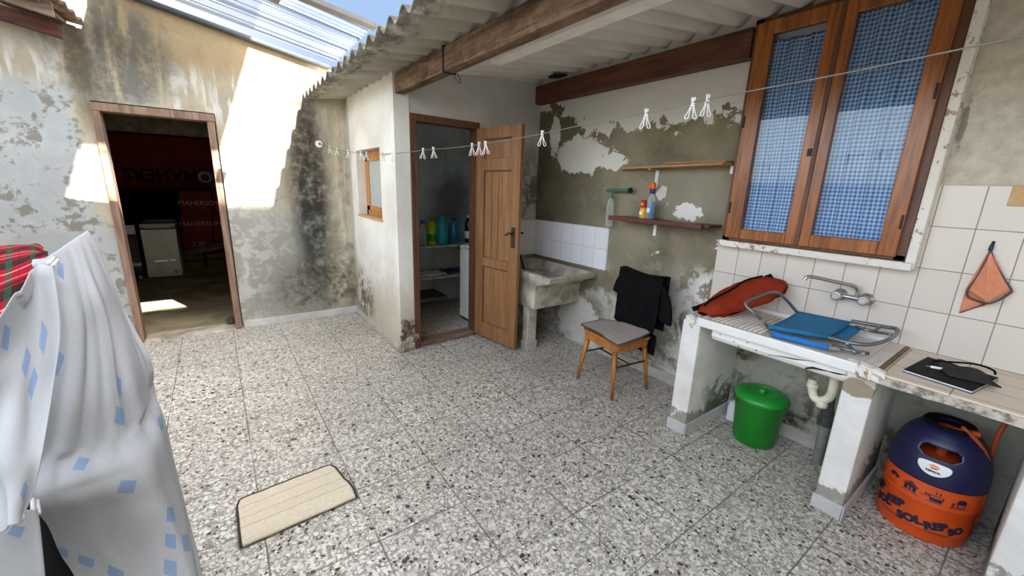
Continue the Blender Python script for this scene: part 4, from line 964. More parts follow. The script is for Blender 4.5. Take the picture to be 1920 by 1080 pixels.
# ---------------------------------------------------------------- gas cylinder
TC = Vector((2.582, .138, 0)); TR = .150; KT = 1.07
t = thing('gas_cylinder', 'orange and navy gas cylinder under the tiled worktop', 'gas cylinder', TC)
prof = [(.135, 0), (.146, .006), (.149, .03), (.149, .055), (.152, .06), (.15, .066), (.15, .165), (.153, .172), (.153, .180), (.15, .187), (.15, .285), (.14, .315), (.11, .34), (.05, .35)]
MB().lathe(prof, TC, 56).build('cylinder_body', M['orange'], t, smooth=True, autos=.7)
# navy shroud with a grip opening toward the front
THC = math.atan2(-TC.y, -TC.x)
def prof_r(h): 
    pts = [(.268, .1525), (.30, .153), (.35, .148), (.40, .134), (.44, .115), (.470, .092), (.485, .074)]
    for (z0, r0), (z1, r1) in zip(pts, pts[1:]):
        if h <= z1: return r0+(r1-r0)*(h-z0)/(z1-z0)
    return pts[-1][1]
sh = MB(); nu, nv_ = 96, 36; idx = {}
for j in range(nv_+1):
    h = .268+(.485-.268)*j/nv_
    for i in range(nu):
        th = THC+2*PI*(i/nu-.5); r = prof_r(h); idx[i, j] = len(sh.v); sh.v.append(TC+Vector((r*math.cos(th), r*math.sin(th), h)))
for j in range(nv_):
    h = .268+(.485-.268)*(j+.5)/nv_
    for i in range(nu):
        a_ = 2*PI*((i+.5)/nu-.5)
        if (a_/.44)**4+((h-.405)/.022)**4 < 1 and abs(a_) < 1: continue
        if (abs(a_)-PI)**2/.44**2+((h-.405)/.024)**2 < 1: continue
        sh.f.append((idx[i, j], idx[(i+1) % nu, j], idx[(i+1) % nu, j+1], idx[i, j+1]))
sh.build('shroud', M['navy'], t, smooth=True, solid=.008)
MB().lathe([(.074, .478), (.082, .492), (.076, .502), (.066, .50), (.062, .488)], TC, 40, cap=False).build('shroud_rim', M['black'], t, smooth=True)
rg_ = thing('gas_regulator', 'red gas regulator on top of the orange and navy cylinder', 'regulator', TC+Vector((0, 0, .40)))
MB().lathe([(.02, .35), (.02, .42), (.042, .43), (.045, .455), (.038, .475), (.02, .482)], TC, 24).build('regulator_body', M['hose'], rg_, smooth=True, autos=.7)
MB().tube(spline([TC+Vector((.0, 0, .465)), TC+Vector((-.03, -.05, .49)), TC+Vector((-.02, -.085, .495))], 12), .013, 10).build('outlet_nozzle', M['hose'], rg_, smooth=True)
hz = thing('gas_hose', 'orange rubber hose looping from the gas cylinder up to the worktop', 'hose', (2.56, 0, .1))
MB().tube(spline([TC+Vector((-.02, -.085, .495)), px(1806, 802, 2.53), px(1838, 835, 2.54), px(1853, 870, 2.56), px(1845, 930, 2.58), px(1830, 972, 2.60), px(1826, 975, 2.61), px(1840, 930, 2.625), px(1856, 860, 2.63), px(1876, 808, 2.63), px(1903, 775, 2.66)], 90), .0085, 10).build('hose_tube', M['hose'], hz, smooth=True)
# prints on the cylinder
def wrap(R, a0, z0, rot=0.0, shear=0.0):
    cr_, sr_ = math.cos(rot), math.sin(rot)
    def f(x, y):
        x2 = x*cr_-y*sr_+shear*y; y2 = x*sr_+y*cr_; th = THC+(a0+x2)/TR; return TC+Vector((R*math.cos(th), R*math.sin(th), z0+y2))
    return f
bw = MB()
for tx, a0, z0, sz, ro in (('REP', -.088, .118, .044, .22), ('SOL', -.028, .080, .045, .26), ('REP', .052, .090, .044, .32), ('SO', .118, .088, .042, .36), ('REP', -.185, .13, .044, .2), ('SOL', -.138, .088, .044, .22)):
    m2 = bm_to_mb(text_mesh(tx, sz, .0032), wrap(TR+.0022, a0, z0, ro), 1); bw.raw(m2.v, m2.f)
bw.build('lettering', M['navy_print'], t)
def poly_bm(polys):
    bm = bmesh.new()
    for p in polys: bm.faces.new([bm.verts.new((x, y, 0)) for x, y in p])
    bmesh.ops.triangulate(bm, faces=bm.faces); return bm
def rect(x0, y0, x1, y1): return [(x0, y0), (x1, y0), (x1, y1), (x0, y1)]
ic = MB()
def icon(polys, a0, z0):
    m2 = bm_to_mb(poly_bm(polys), wrap(TR+.0022, a0, z0), 1); ic.raw(m2.v, m2.f)
icon([[(-.026, 0), (0, .02), (.026, 0), (.026, .004), (0, .025), (-.026, .004)], rect(-.02, -.02, -.009, .001), rect(.009, -.02, .02, .001), rect(-.02, -.004, .02, .004), rect(-.003, -.02, .003, 0), [(-.018, .003), (.018, .003), (0, .017)]], -.052, .222)      # house
icon([[(-.02, -.004), (.02, -.004), (.016, -.018), (-.016, -.018)], rect(-.02, -.004, .02, -.002), rect(-.022, .006, .022, .009), rect(.019, -.004, .022, .009), rect(-.022, -.004, -.019, .009), rect(-.034, .0, -.021, .003), rect(-.034, .0, -.031, .009), rect(-.034, .007, -.021, .010), [(-.006, .013), (-.003, .013), (0, .022), (-.003, .028), (-.006, .028), (-.003, .022)], [(.005, .013), (.008, .013), (.011, .022), (.008, .028), (.005, .028), (.008, .022)], rect(-.05, -.006, -.024, -.004)], .028, .218)   # cup
def ringp(cx, cy_, r0, r1, a0, a1, n=14):
    o = [(cx+r1*math.cos(a0+(a1-a0)*i/n), cy_+r1*math.sin(a0+(a1-a0)*i/n)) for i in range(n+1)]; q_ = [(cx+r0*math.cos(a1-(a1-a0)*i/n), cy_+r0*math.sin(a1-(a1-a0)*i/n)) for i in range(n+1)]; return o+q_
icon([ringp(0, .006, .014, .0165, -.5, PI+.5), rect(-.014, -.018, -.0115, .002), rect(.0115, -.018, .014, .002), rect(-.014, -.018, .014, -.0155), rect(-.012, -.012, .012, -.010), rect(-.03, -.016, -.027, .004), rect(-.025, -.016, -.022, .004), rect(.024, -.012, .026, .006)], .105, .216)           # chef hat
icon([[(-.022, -.006), (.022, -.006), (.022, .001), (.012, .003), (.006, .010), (-.010, .010), (-.016, .003), (-.022, .001)], ringp(-.012, -.007, .001, .005, 0, 2*PI), ringp(.012, -.007, .001, .005, 0, 2*PI)], -.118, .232)   # car
icon([rect(-.16, -.001, -.10, .001), rect(-.08, -.001, -.02, .001), rect(.0, -.001, .05, .001), rect(.07, -.001, .13, .001)], .0, .195)
ic.build('pictograms', M['navy_print'], t)
for a0_, a1_ in ((-.135, -.055), (.02, .10)): bm_to_mb(poly_bm([[(a0_+(a1_-a0_)*k_/8, -.002) for k_ in range(9)]+[(a1_-(a1_-a0_)*k_/8, .002) for k_ in range(9)]]), wrap(TR+.0025, .0, .060), 1).build('foot_slot', M['crack'], t)
def shroud_wrap(a0, z0, k):
    def f(x, y):
        h = z0+y*.93; r = prof_r(h)+k; th = THC+(a0+x)/.15; return TC+Vector((r*math.cos(th), r*math.sin(th), h))
    return f
bd = []
for i in range(40):
    a_ = 2*PI*i/40; x = .050*math.cos(a_); y = .040*math.sin(a_); 
    if y > 0: y = y*.55+.008*abs(math.cos(a_))**2-.002
    else: x *= 1-.12*abs(math.sin(a_))
    bd.append((x, y))
bgm = poly_bm([bd]); bdg = bm_to_mb(bgm, shroud_wrap(-.004, .348, .0062), 2).build('badge', M['badge'], t)
fl1 = [(-.017, .004), (-.006, .012), (.008, .011), (.016, .004), (.012, .002), (-.004, .003)]; fl2 = [(-.014, .0), (.0, -.001), (.015, .0), (.008, -.006), (-.004, -.007)]
bm_to_mb(poly_bm([fl1]), shroud_wrap(-.004, .347, .0072), 1).build('emblem', M['orange_pr'], bdg); bm_to_mb(poly_bm([fl2]), shroud_wrap(-.004, .347, .0072), 1).build('emblem', M['red'], bdg)
bm_to_mb(text_mesh('REPSOL', .0125, .0006), shroud_wrap(-.004, .329, .0072), 0).build('lettering', M['navy_print'], bdg)

for o_ in (bpy.data.objects['gas_cylinder'], bpy.data.objects['gas_regulator']):
    f_ = 1.07
    for c_ in o_.children_recursive:
        me_ = c_.data; w_ = parent_world(c_)
        for v_ in me_.vertices:
            q_ = v_.co+w_-TC; v_.co = TC+q_*f_-w_
# ---------------------------------------------------------------- green bucket
BC = Vector((2.60, .905, 0))
t = thing('green_bucket', 'green lidded plastic bucket under the sink', 'bucket', BC)
MB().lathe([(.108, 0), (.114, .004), (.118, .02), (.138, .285), (.142, .29), (.142, .30), (.134, .30)], BC, 48).build('bucket_body', M['green'], t, smooth=True, autos=.8)
MB().lathe([(.148, .288), (.150, .293), (.150, .302), (.140, .318), (.118, .330), (.085, .336), (.078, .326), (.022, .323), (.02, .34), (.016, .347), (.001, .348)], BC, 48).build('bucket_lid', M['green2'], t, smooth=True, autos=.8)
hd = spline([BC+Vector((-.03, .138, .27)), BC+Vector((.0, .160, .262)), BC+Vector((.03, .168, .235)), BC+Vector((.02, .162, .21))], 14)
MB().tube(hd, .003, 8).build('bucket_handle', M['dark_metal'], t)
tag(MB().lathe([(.036, 0), (.036, .10), (.03, .125), (.016, .135)], (2.72, 1.10, 0), 20).build('white_jar', M['white_pl'], smooth=True, autos=.7), 'small white jar behind the green bucket under the sink', 'jar')

# ---------------------------------------------------------------- cement trough
t = thing('cement_trough', 'weathered cement laundry trough behind the open door', 'laundry trough', (2.5, 3.0, 0))
TX, TY = 2.225, 2.49; ye = 3.415; zt_ = .752
def loop(dx, dy, z): return [(TX+dx, TY+dy, z), (XW-.002, TY+dy, z), (XW-.002, ye, z), (TX+dx, ye, z)]
rings = [loop(.02, .20, .645), loop(0, .02, .70), loop(0, 0, zt_), [(TX+.055, TY+.06, zt_), (XW-.03, TY+.06, zt_), (XW-.03, ye-.03, zt_), (TX+.055, ye-.03, zt_)], [(TX+.08, TY+.09, .70), (XW-.04, TY+.09, .70), (XW-.04, ye-.04, .70), (TX+.08, ye-.04, .70)], [(TX+.14, TY+.14, .63), (XW-.08, TY+.14, .63), (XW-.08, ye-.08, .63), (TX+.14, ye-.08, .63)]]
vs = [p for r in rings for p in r]; fs = [(0, 1, 2, 3)]
for i in range(len(rings)-1):
    for k in range(4): fs.append((i*4+k, i*4+(k+1) % 4, i*4+4+(k+1) % 4, i*4+4+k))
L0 = (len(rings)-1)*4; fs.append((L0, L0+1, L0+2, L0+3))
MB().raw(vs, fs).build('trough_rim', M['trough'], t, bevel=.008)
MB().prism([(TX+.015, 2.71, .42), (XW-.002, 2.71, .42), (XW-.002, 2.70, .648), (TX+.015, 2.70, .648)], (0, ye-2.71, 0)).build('trough_body', M['trough'], t, bevel=.008)
MB().box((2.255, 2.80, 0), (2.36, 2.885, .42)).build('support_leg', M['trough'], t, bevel=.008)
MB().box((2.244, 2.788, 0), (2.366, 2.887, .08)).build('leg_skirting', M['base_tile'], t, bevel=.003)
MB().box((2.245, 3.28, 0), (2.36, ye, .42)).build('support_leg', M['trough'], t, bevel=.008)
t = thing('trough_tap', 'small dark tap on the tiles above the cement trough', 'tap', (2.55, 3.41, .95))
c = Vector((2.53, ysf(2.53)-.012, .955)); MB().tube(spline([c, c+Vector((0, -.05, 0)), c+Vector((0, -.07, -.03))], 10), .010, 10).build('tap_body', M['dark_metal'], t, smooth=True); MB().tube([c+Vector((-.02, -.04, .025)), c+Vector((.02, -.04, .025))], .006, 8).build('tap_handle', M['dark_metal'], t)
tag(MB().tube(spline([(2.60, 3.26, .54), (2.60, 3.34, .66), (2.59, 3.40, .79), (2.57, 3.405, .80), (2.55, 3.37, .72)], 24), .010, 10).build('drain_hose', M['dark_metal'], smooth=True), 'short dark hose hooked over the back of the cement trough', 'hose')

# ---------------------------------------------------------------- chair with seat cloth and shirt
CC = Vector((2.404, 1.894, 0)); LA = Vector((.118, .993, 0)); BK = Vector((.993, -.118, 0))
def ch(l, d, z): return CC+LA*l+BK*d+Vector((0, 0, z))
t = thing('wooden_chair', 'honey brown wooden chair against the peeling wall', 'chair', CC)
def seatpoly(hw, hd, r=.05, n=6):
    P = []
    for (sx, sy_, a0) in ((1, 1, 0), (-1, 1, PI/2), (-1, -1, PI), (1, -1, 1.5*PI)):
        for i in range(n+1):
            a_ = a0+PI/2*i/n; P.append((sx*(hw-r)+r*math.cos(a_), sy_*(hd-r)+r*math.sin(a_)))
    return P
MB().prism([ch(l, d, .365) for l, d in seatpoly(.185, .18)], (0, 0, .055)).build('seat_apron', M['chair_wood'], t, bevel=.006)
MB().prism([ch(l, d, .42) for l, d in seatpoly(.195, .19)], (0, 0, .022)).build('seat', M['chair_wood'], t, bevel=.006)
for l, d, fl, fd in ((.15, -.145, .196, -.186), (-.15, -.145, -.196, -.175), (.15, .15, .165, .20), (-.15, .15, -.186, .19)):
    MB().tube([ch(fl, fd, 0), ch(l+(fl-l)*.5, d+(fd-d)*.5, .2), ch(l, d, .37)], [.0105, .016, .020], 14).build('leg', M['chair_wood'], t, smooth=True)
for l in (.165, -.165): MB().tube([ch(l*1.02, -.155, .24), ch(l*1.02, .165, .24)], .006, 10).build('stretcher', M['dark_metal'], t, smooth=True)
MB().tube([ch(-.165, .0, .24), ch(.165, .0, .24)], .006, 10).build('stretcher', M['dark_metal'], t, smooth=True)
for l in (.14, -.14): MB().tube([ch(l, .170, .36), ch(l*1.0, .20, .55), ch(l*1.0, .232, .85)], [.014, .013, .010], 12).build('back_post', M['chair_wood'], t, smooth=True)
MB().grid(lambda u, v: ch(-.175+.35*u, .215+.03*math.sin(PI*u)+.015*v, .70+.16*v), 14, 6).build('backrest', M['chair_wood'], t, smooth=True, solid=.014)
t = thing('seat_cloth', 'taupe quilted cloth with dark edge lying on the wooden chair', 'seat cloth', ch(0, 0, .445))
c00, c10, c11, c01 = gz(1087, 606, .462), gz(1158, 647, .462), gz(1229, 622, .468), gz(1131, 598, .462)
def cl(u, v):
    p = c00.lerp(c10, u).lerp(c01.lerp(c11, u), v)
    r = min(1, (abs(u-.5)*2)**6+(abs(v-.5)*2)**6)
    ce = (c00+c11)/2; p = p.lerp(ce, .045*(abs(u-.5)*2*abs(v-.5)*2)**5)
    p.z += .012*math.sin(PI*(u*1.1))*0+.010*math.sin(5.2*u-1.2)*(1-.5*v)+.010*max(0, v-.6)*4*(u) - .018*max(0, .5-abs(u-.75)*4)*max(0, 1-v*3)
    p.z = max(p.z, .452); return p
MB().grid(cl, 30, 24).build('cloth_panel', M['pad'], t, smooth=True, solid=.008)
ep = [cl(i/20, 0) for i in range(20)]+[cl(1, i/20) for i in range(20)]+[cl(1-i/20, 1) for i in range(20)]+[cl(0, 1-i/20) for i in range(20)]
MB().tube(ep, .0065, 8, True).build('binding', M['grey_edge'], t, smooth=True)
# T-shirt draped over the backrest
t = thing('black_shirt', 'black T shirt draped over the back of the wooden chair', 'shirt', ch(0, .2, .3))
def sh_front(u, v):
    # u across, v down the front layer, behind the seat
    l = (.205-.425*u); z = .895-.61*v
    wid = 1-.08*max(0, v-.45); d = .195+.012*math.sin(7*u+3*v)+.006*fbm(u*7, v*6)*2+.02*(1-v)-.01*v
    if v < .04: d += .012*(1-v/.04)
    z += -.02*math.sin(PI*u)*(1-v)+.01*abs(u-.5)
    k_ = max(0, min(1, (z-.44)/.035)); d = max(d, .197)*(1-k_)+(d-.045)*k_
    return ch(l*wid, d, z)
MB().grid(sh_front, 26, 40).build('shirt_front', M['black'], t, smooth=True, solid=.005)
def sh_back(u, v):
    l = (.205-.425*u); z = .895-.42*v-.02*math.sin(PI*u)*(1-v); return ch(l*(1-.05*v), .262+.03*v*.3+.008*math.sin(6*u), z)
MB().grid(sh_back, 20, 16).build('shirt_back', M['black'], t, smooth=True, solid=.005)
MB().grid(lambda u, v: ch(.205-.425*u, .165+.10*v, .895-.02*math.sin(PI*u)+.010*math.sin(PI*v)), 20, 6).build('shirt_fold', M['black'], t, smooth=True, solid=.005)
def sleeve(pts, rad, nm):
    P = [Vector(p) for p in pts]
    def fn(u, v):
        c = catmull(P, v); r = rad[0]+(rad[1]-rad[0])*v; th = 2*PI*u
        return c+BK*(.38*r*math.cos(th))+LA*(r*math.sin(th))+Vector((0, 0, .25*r*math.sin(th)))
    MB().grid(fn, 20, 12).build(nm, M['black'], t, smooth=True, solid=.004)
sleeve([ch(.16, .20, .85), ch(.20, .205, .79), ch(.225, .21, .73), ch(.235, .21, .68)], (.045, .06), 'sleeve')
sleeve([ch(-.17, .20, .85), ch(-.225, .205, .77), ch(-.25, .21, .67), ch(-.255, .21, .575)], (.05, .062), 'sleeve')

# ---------------------------------------------------------------- folded mat on the floor
t = thing('floor_mat', 'cream quilted mat with dark binding folded on the terrazzo floor', 'mat', gz(560, 945, 0))
m0, m1, m2_, m3 = gz(443, 937, .03), gz(622, 868, .03), gz(669, 930, .02), gz(452, 1024, .02)     # far left, far right, near right, near left
def mat_f(u, v):
    p = m0.lerp(m1, u).lerp(m3.lerp(m2_, u), v); ce = (m0+m2_)/2
    p = p.lerp(ce, .05*(abs(u-.5)*2)**7*max(0, 1-v*6))
    p.z = .030+.012*math.sin(PI*min(1, max(0, (v-.55)/.45)))-.020*max(0, v-.86)/.14+.003*fbm(u*6, v*4)-.012*max(0, .25-v)*4*.5
    return p
MB().grid(mat_f, 36, 24).build('mat_top', M['mat'], t, smooth=True, solid=.006)
def mat_b(u, v):
    p = mat_f(u, v*.96); p.z = .007+.002*fbm(u*5, v*5); return p
MB().grid(mat_b, 24, 12).build('mat_underside', M['mat'], t, smooth=True, solid=.008)
MB().tube([mat_f(0, 1-i/20) for i in range(20)]+[mat_f(i/30, 0) for i in range(30)]+[mat_f(1, i/20) for i in range(21)], .0058, 8).build('binding', M['mat_edge'], t, smooth=True)
MB().tube([mat_b(0, 1-i/20)+Vector((0, 0, .002)) for i in range(20)]+[mat_b(i/30, 0)+Vector((0, 0, .002)) for i in range(30)]+[mat_b(1, i/20)+Vector((0, 0, .002)) for i in range(21)], .0065, 8).build('binding', M['mat_edge'], t, smooth=True)
MB().tube([mat_b(i/24, 1)+Vector((0, 0, -.001)) for i in range(25)], .006, 8).build('binding', M['mat_edge'], t, smooth=True)

# ---------------------------------------------------------------- shelves and what stands on them
t = thing('upper_shelf', 'bare narrow pine board shelf on the cement wall', 'shelf', (2.7, 1.85, 1.67))
MB().prism([(2.66, 1.40, 1.680), (XW, 1.40, 1.680), (XW, 2.33, 1.665), (2.72, 2.26, 1.665)], (0, 0, .018)).build('board', M['shelf_wood'], t, bevel=.003)
MB().prism([(2.69, 1.40, 1.699), (XW, 1.40, 1.699), (XW, 1.86, 1.697), (2.71, 1.86, 1.697)], (0, 0, .012)).build('loose_board', M['shelf_wood'], t, bevel=.003)
MB().box((XW-.006, 1.965, 1.53), (XW+.001, 1.995, 1.668)).box((2.70, 1.965, 1.660), (XW, 1.995, 1.666)).build('bracket', M['silver'], t, bevel=.001)
MB().box((XW-.012, 1.40, 1.63), (XW+.001, 1.42, 1.68)).build('bracket', M['white_pl'], t, bevel=.002)
t = thing('lower_shelf', 'maroon edged board shelf carrying the spray bottles', 'shelf', (2.7, 1.85, 1.27))
MB().box((2.64, 1.42, 1.275), (XW, 2.26, 1.293)).build('board', M['shelf_dark'], t, bevel=.003)
MB().box((2.615, 1.46, 1.262), (2.642, 2.262, 1.298)).build('edge_lipping', M['shelf_dark'], t, bevel=.005)
MB().box((XW-.006, 1.93, 1.16), (XW+.001, 1.955, 1.275)).box((2.69, 1.93, 1.268), (XW, 1.955, 1.275)).build('bracket', M['white_pl'], t, bevel=.001)
zsh = 1.293
b = Vector((2.705, px(1219, 400, 2.705).y, zsh)); t = thing('spray_bottle', 'blue and clear spray bottle with orange cap on the maroon shelf', 'spray bottle', b)
MB().lathe([(.026, 0), (.030, .004), (.031, .03), (.031, .12), (.027, .145), (.016, .175), (.014, .195)], b, 24).build('bottle', M['clear'], t, smooth=True)
MB().lathe([(.028, .006), (.0298, .012), (.0298, .125), (.0285, .13)], b, 24).build('blue_content', M['blue_liq'], t, smooth=True, autos=.7)
MB().lathe([(.018, .19), (.02, .194), (.02, .222), (.016, .226)], b, 20).build('collar', M['purple'], t, smooth=True, autos=.7)
hd_ = MB(); hd_.lathe([(.018, .222), (.021, .23), (.021, .262), (.015, .272)], b, 18); hd_.box((b.x-.012, b.y-.0, b.z+.232), (b.x+.012, b.y+.034, b.z+.262)); hd_.build('spray_head', M['orangepl'], t, bevel=.004)
MB().box((b.x-.03, b.y-.012, b.z+.05), (b.x-.0285, b.y+.014, b.z+.085)).build('label', M['badge'], t)
b = Vector((2.675, px(1205, 404, 2.675).y, zsh)); t = thing('small_yellow_bottle', 'small yellow bottle with red cap in front of the blue spray bottle', 'bottle', b)
MB().lathe([(.022, 0), (.026, .004), (.027, .01), (.027, .07), (.02, .085)], b, 22).build('bottle', M['yellow'], t, smooth=True)
MB().lathe([(.021, .084), (.022, .09), (.021, .135), (.015, .142)], b, 20).build('cap', M['redpl'], t, smooth=True, autos=.7)
MB().lathe([(.012, 0), (.011, .002)], b+Vector((-.022, 0, .11)), 14, (-1, 0, 0)).build('cap_spot', M['yellow'], t)
MB().box((b.x-.029, b.y-.012, b.z+.03), (b.x-.0265, b.y+.012, b.z+.055)).build('label', M['badge'], t)
# clear plastic bottle with a green pump hung on the wall
a = px(1137, 357, 2.75); b = px(1188, 357, 2.75)
t = thing('hand_pump_sprayer', 'clear plastic bottle with a green pump sprayer hanging left of the shelf', 'sprayer', (2.75, 2.36, 1.20))
MB().tube([a, a.lerp(b, .2), a.lerp(b, .84)], [.010, .013, .013], 14).build('pump_barrel', M['pump_green'], t, smooth=True, autos=.7)
MB().lathe([(.012, 0), (.022, .004), (.022, .022), (.012, .03)], a.lerp(b, .84), 16, b-a).build('pump_knob', M['dark_metal'], t, smooth=True, autos=.7)
bc = px(1141, 425, 2.745); bt = px(1146, 368, 2.745); ax_ = (bt-bc); Lb = ax_.length; ax_.normalize()
MB().lathe([(.020, 0), (.030, .006), (.032, .02), (.030, .03), (.032, .05), (.030, .06), (.032, .1), (.030, .15), (.031, Lb*.72), (.02, Lb*.88), (.012, Lb*.94), (.012, Lb)], bc, 24, ax_).build('bottle', M['clear'], t, smooth=True)
MB().lathe([(.015, Lb*.94), (.016, Lb), (.012, Lb+.02)], bc, 16, ax_).build('screw_cap', M['pump_green'], t, smooth=True, autos=.7)

# ---------------------------------------------------------------- storage room contents
t = thing('storage_shelf', 'grey stone shelf with bottles inside the storage room', 'shelf', (1.9, 4.5, .78))
MB().box((XC+T, 4.32, .775), (XW-.03, YB-.03, .80)).build('shelf_slab', M['trough'], t, bevel=.004)
t = thing('low_storage_shelf', 'dim lower shelf with folded cloth inside the storage room', 'shelf', (1.9, 4.5, .40))
MB().box((XC+T, 4.30, .405), (XW-.03, YB-.03, .43)).build('shelf_slab', M['trough'], t, bevel=.004); MB().box((XC+T, 4.30, .0), (XC+T+.05, YB-.03, .405)).build('support', M['trough_dk'], t)
MB().box((XC+T, 4.34, .14), (2.2, YB-.03, .17)).build('bottom_slab', M['trough_dk'], t)
def bottle(pxl, pyl, Y, r, h, mat, label, capm, neck=.3, trigger=False, nm='cleaning_bottle', lab=None):
    p = py(pxl, pyl, Y); p.z = .80; t = thing(nm, label, 'bottle', p, 'cleaning bottles in the storage room')
    MB().lathe([(r*.9, 0), (r, .006), (r, h*(1-neck)), (r*.6, h*.88), (r*.32, h*.93), (r*.32, h*.95)], p, 22).build('bottle', mat, t, smooth=True)
    MB().lathe([(r*.42, h*.93), (r*.42, h), (r*.3, h*1.005)], p, 16).build('cap', capm, t, smooth=True, autos=.7)
    if trigger: MB().box((p.x-.02, p.y-.05, p.z+h), (p.x+.02, p.y+.02, p.z+h+.03)).build('trigger', capm, t, bevel=.005)
    if lab: MB().lathe([(r*1.01, h*.15), (r*1.012, h*.16), (r*1.012, h*.42), (r*1.01, h*.43)], p, 22, cap=False).build('label', lab, t, smooth=True)
bottle(793, 445, 4.46, .040, .26, M['clear'], 'clear spray bottle with blue trigger at left end of the storage shelf', M['blue_b'], .35, True)
bottle(810, 445, 4.42, .055, .30, M['lime'], 'lime green bottle on the storage shelf', M['green'], .3, False, 'cleaning_bottle', M['green'])
bottle(829, 445, 4.44, .072, .33, M['cyan'], 'large turquoise bottle in the middle of the storage shelf', M['cyan'], .32)
bottle(851, 445, 4.46, .062, .30, M['blue_b'], 'blue bottle right of the turquoise one on the storage shelf', M['navy_b'], .22)
bottle(878, 445, 4.46, .045, .33, M['navy_b'], 'dark blue bottle with pale cap at right end of the storage shelf', M['white_pl'], .3, False, 'cleaning_bottle', M['badge'])
def rag(u, v): return (1.86+.34*u, 4.34+.22*v, .437+.035*abs(fbm(u*3, v*3, 5))+.02*math.sin(PI*u)*math.sin(PI*v))
tag(MB().grid(rag, 24, 16).build('folded_rag', M['badge'], smooth=True, solid=.006), 'crumpled pale cloth on the lower storage shelf', 'cloth')
tag(MB().grid(lambda u, v: (2.24+.26*u, 4.36+.2*v, .437+.05*abs(fbm(u*3+4, v*3, 9))+.015*math.sin(PI*u)), 18, 12).build('dark_rag', M['purple'], smooth=True, solid=.006), 'crumpled dark cloth beside the pale one on the lower storage shelf', 'cloth')
t = thing('storage_washer', 'white washing machine just inside the storage door', 'washing machine', (2.48, 3.8, 0))
MB().box((2.185, 3.58, .03), (2.77, 4.0, .80)).build('body', M['appl'], t, bevel=.012); MB().box((2.185, 3.58, .803), (2.77, 4.0, .85)).build('lid', M['appl'], t, bevel=.012)
MB().box((2.18, 3.70, .825), (2.20, 3.88, .84)).build('lid_grip', M['appl_g'], t, bevel=.004); MB().box((2.192, 3.60, 0), (2.75, 3.98, .03)).build('plinth', M['appl_d'], t); MB().box((2.178, 3.59, .03), (2.187, 3.99, .10)).build('kick_panel', M['appl'], t, bevel=.003)

# ---------------------------------------------------------------- clothesline, ring and pegs
line = [(598, 271, 4.40), (640, 282, 4.02), (680, 287, 3.70), (720, 289, 3.45), (760, 286, 3.16), (800, 281, 2.93), (850, 277, 2.68), (900, 271, 2.47), (960, 261, 2.26), (1016, 251, 2.09), (1100, 233, 1.88), (1211, 212, 1.665), (1301, 191, 1.525), (1400, 172, 1.395), (1560, 142, 1.22), (1740, 105, 1.075), (1920, 67, .965), (2120, 22, .86)]
LP = [dep(*p) for p in line]
ring = py(598, 270, YB)
LP[0] = ring+Vector((0, -.03, 0))
t = thing('clothesline', 'thin grey clothesline wire strung across the courtyard', 'clothesline', LP[0])
MB().tube(spline(LP, 140), .0024, 8).build('line_wire', M['wire'], t, smooth=True)
t = thing('line_anchor', 'white round anchor holding the clothesline on the mouldy wall', 'wall anchor', ring)
MB().lathe([(.036, 0), (.034, .012), (.018, .018)], ring, 24, (0, -1, 0)).build('anchor_disc', M['white_pl'], t, smooth=True, autos=.6); MB().lathe([(.008, .016), (.008, .03), (.012, .034)], ring, 12, (0, -1, 0)).build('anchor_screw', M['brown_card'], t)
def peg_mesh_thing(loc):
    t = thing('clothes_peg', 'peg', 'clothes peg', loc, 'pale pegs on the clothesline')
    def arm(s): 
        pts = spline([(s*.004, 0, .016), (s*.007, 0, .012), (s*.004, 0, .002), (s*.006, 0, -.014), (s*.012, 0, -.034), (s*.020, 0, -.050), (s*.019, 0, -.058), (s*.011, 0, -.058), (s*.007, 0, -.048), (s*.006, 0, -.034), (s*.002, 0, -.012), (s*.001, 0, .006), (s*.002, 0, .016)], 40)
        return MB().tube([Vector(loc)+p for p in pts], .0022, 6)
    for s in (-1, 1): arm(s).build('jaw', M['peg'], t, smooth=True)
    MB().tube([Vector(loc)+Vector((-.007, 0, -.012)), Vector(loc)+Vector((.007, 0, -.012))], .005, 10).build('spring', M['silver'], t)
    return t
pegpx = [(618, 'nearest the white wall anchor'), (631, 'second from the white wall anchor'), (653, 'hanging before the corner of the two walls'), (676, 'over the left edge of the small window'), (687, 'over the frame of the small window'), (718, 'right of the small window'), (737, 'at the storage wall corner'),
         (794, 'left one of the pair in the storage doorway'), (812, 'right one of the pair in the storage doorway'), (886, 'at the hinge side of the brown door, leftmost of three'), (899, 'in the middle of the three before the brown door'), (911, 'rightmost of the three before the brown door'), (1016, 'alone right of the brown door'), (1211, 'alone above the two shelves'), (1299, 'left one of the pair beside the big window'), (1326, 'right one of the pair beside the big window')]
LS = spline(LP, 400)
def proj(P):
    v = P-O; return 960+FPX*v.dot(RGT)/v.dot(FWD)
first = None
for i, (xx, lb) in enumerate(pegpx):
    P = min(LS, key=lambda p: abs(proj(p)-xx))
    j = LS.index(P); tg = (LS[min(j+1, 400)]-LS[max(j-1, 0)]); ang = math.atan2(-P.x, P.y)*1.0
    if first is None:
        first = peg_mesh_thing(P); o = first
    else:
        o = first.copy(); C.objects.link(o)
        for c_ in first.children:
            k = c_.copy(); k.parent = o; C.objects.link(k)
        o.location = P
    o.rotation_euler = (random.uniform(-.1, .1), random.uniform(-.10, .10), ang+random.uniform(-.5, .5)+ .2)
    o['label'] = 'pale plastic clothes peg '+lb

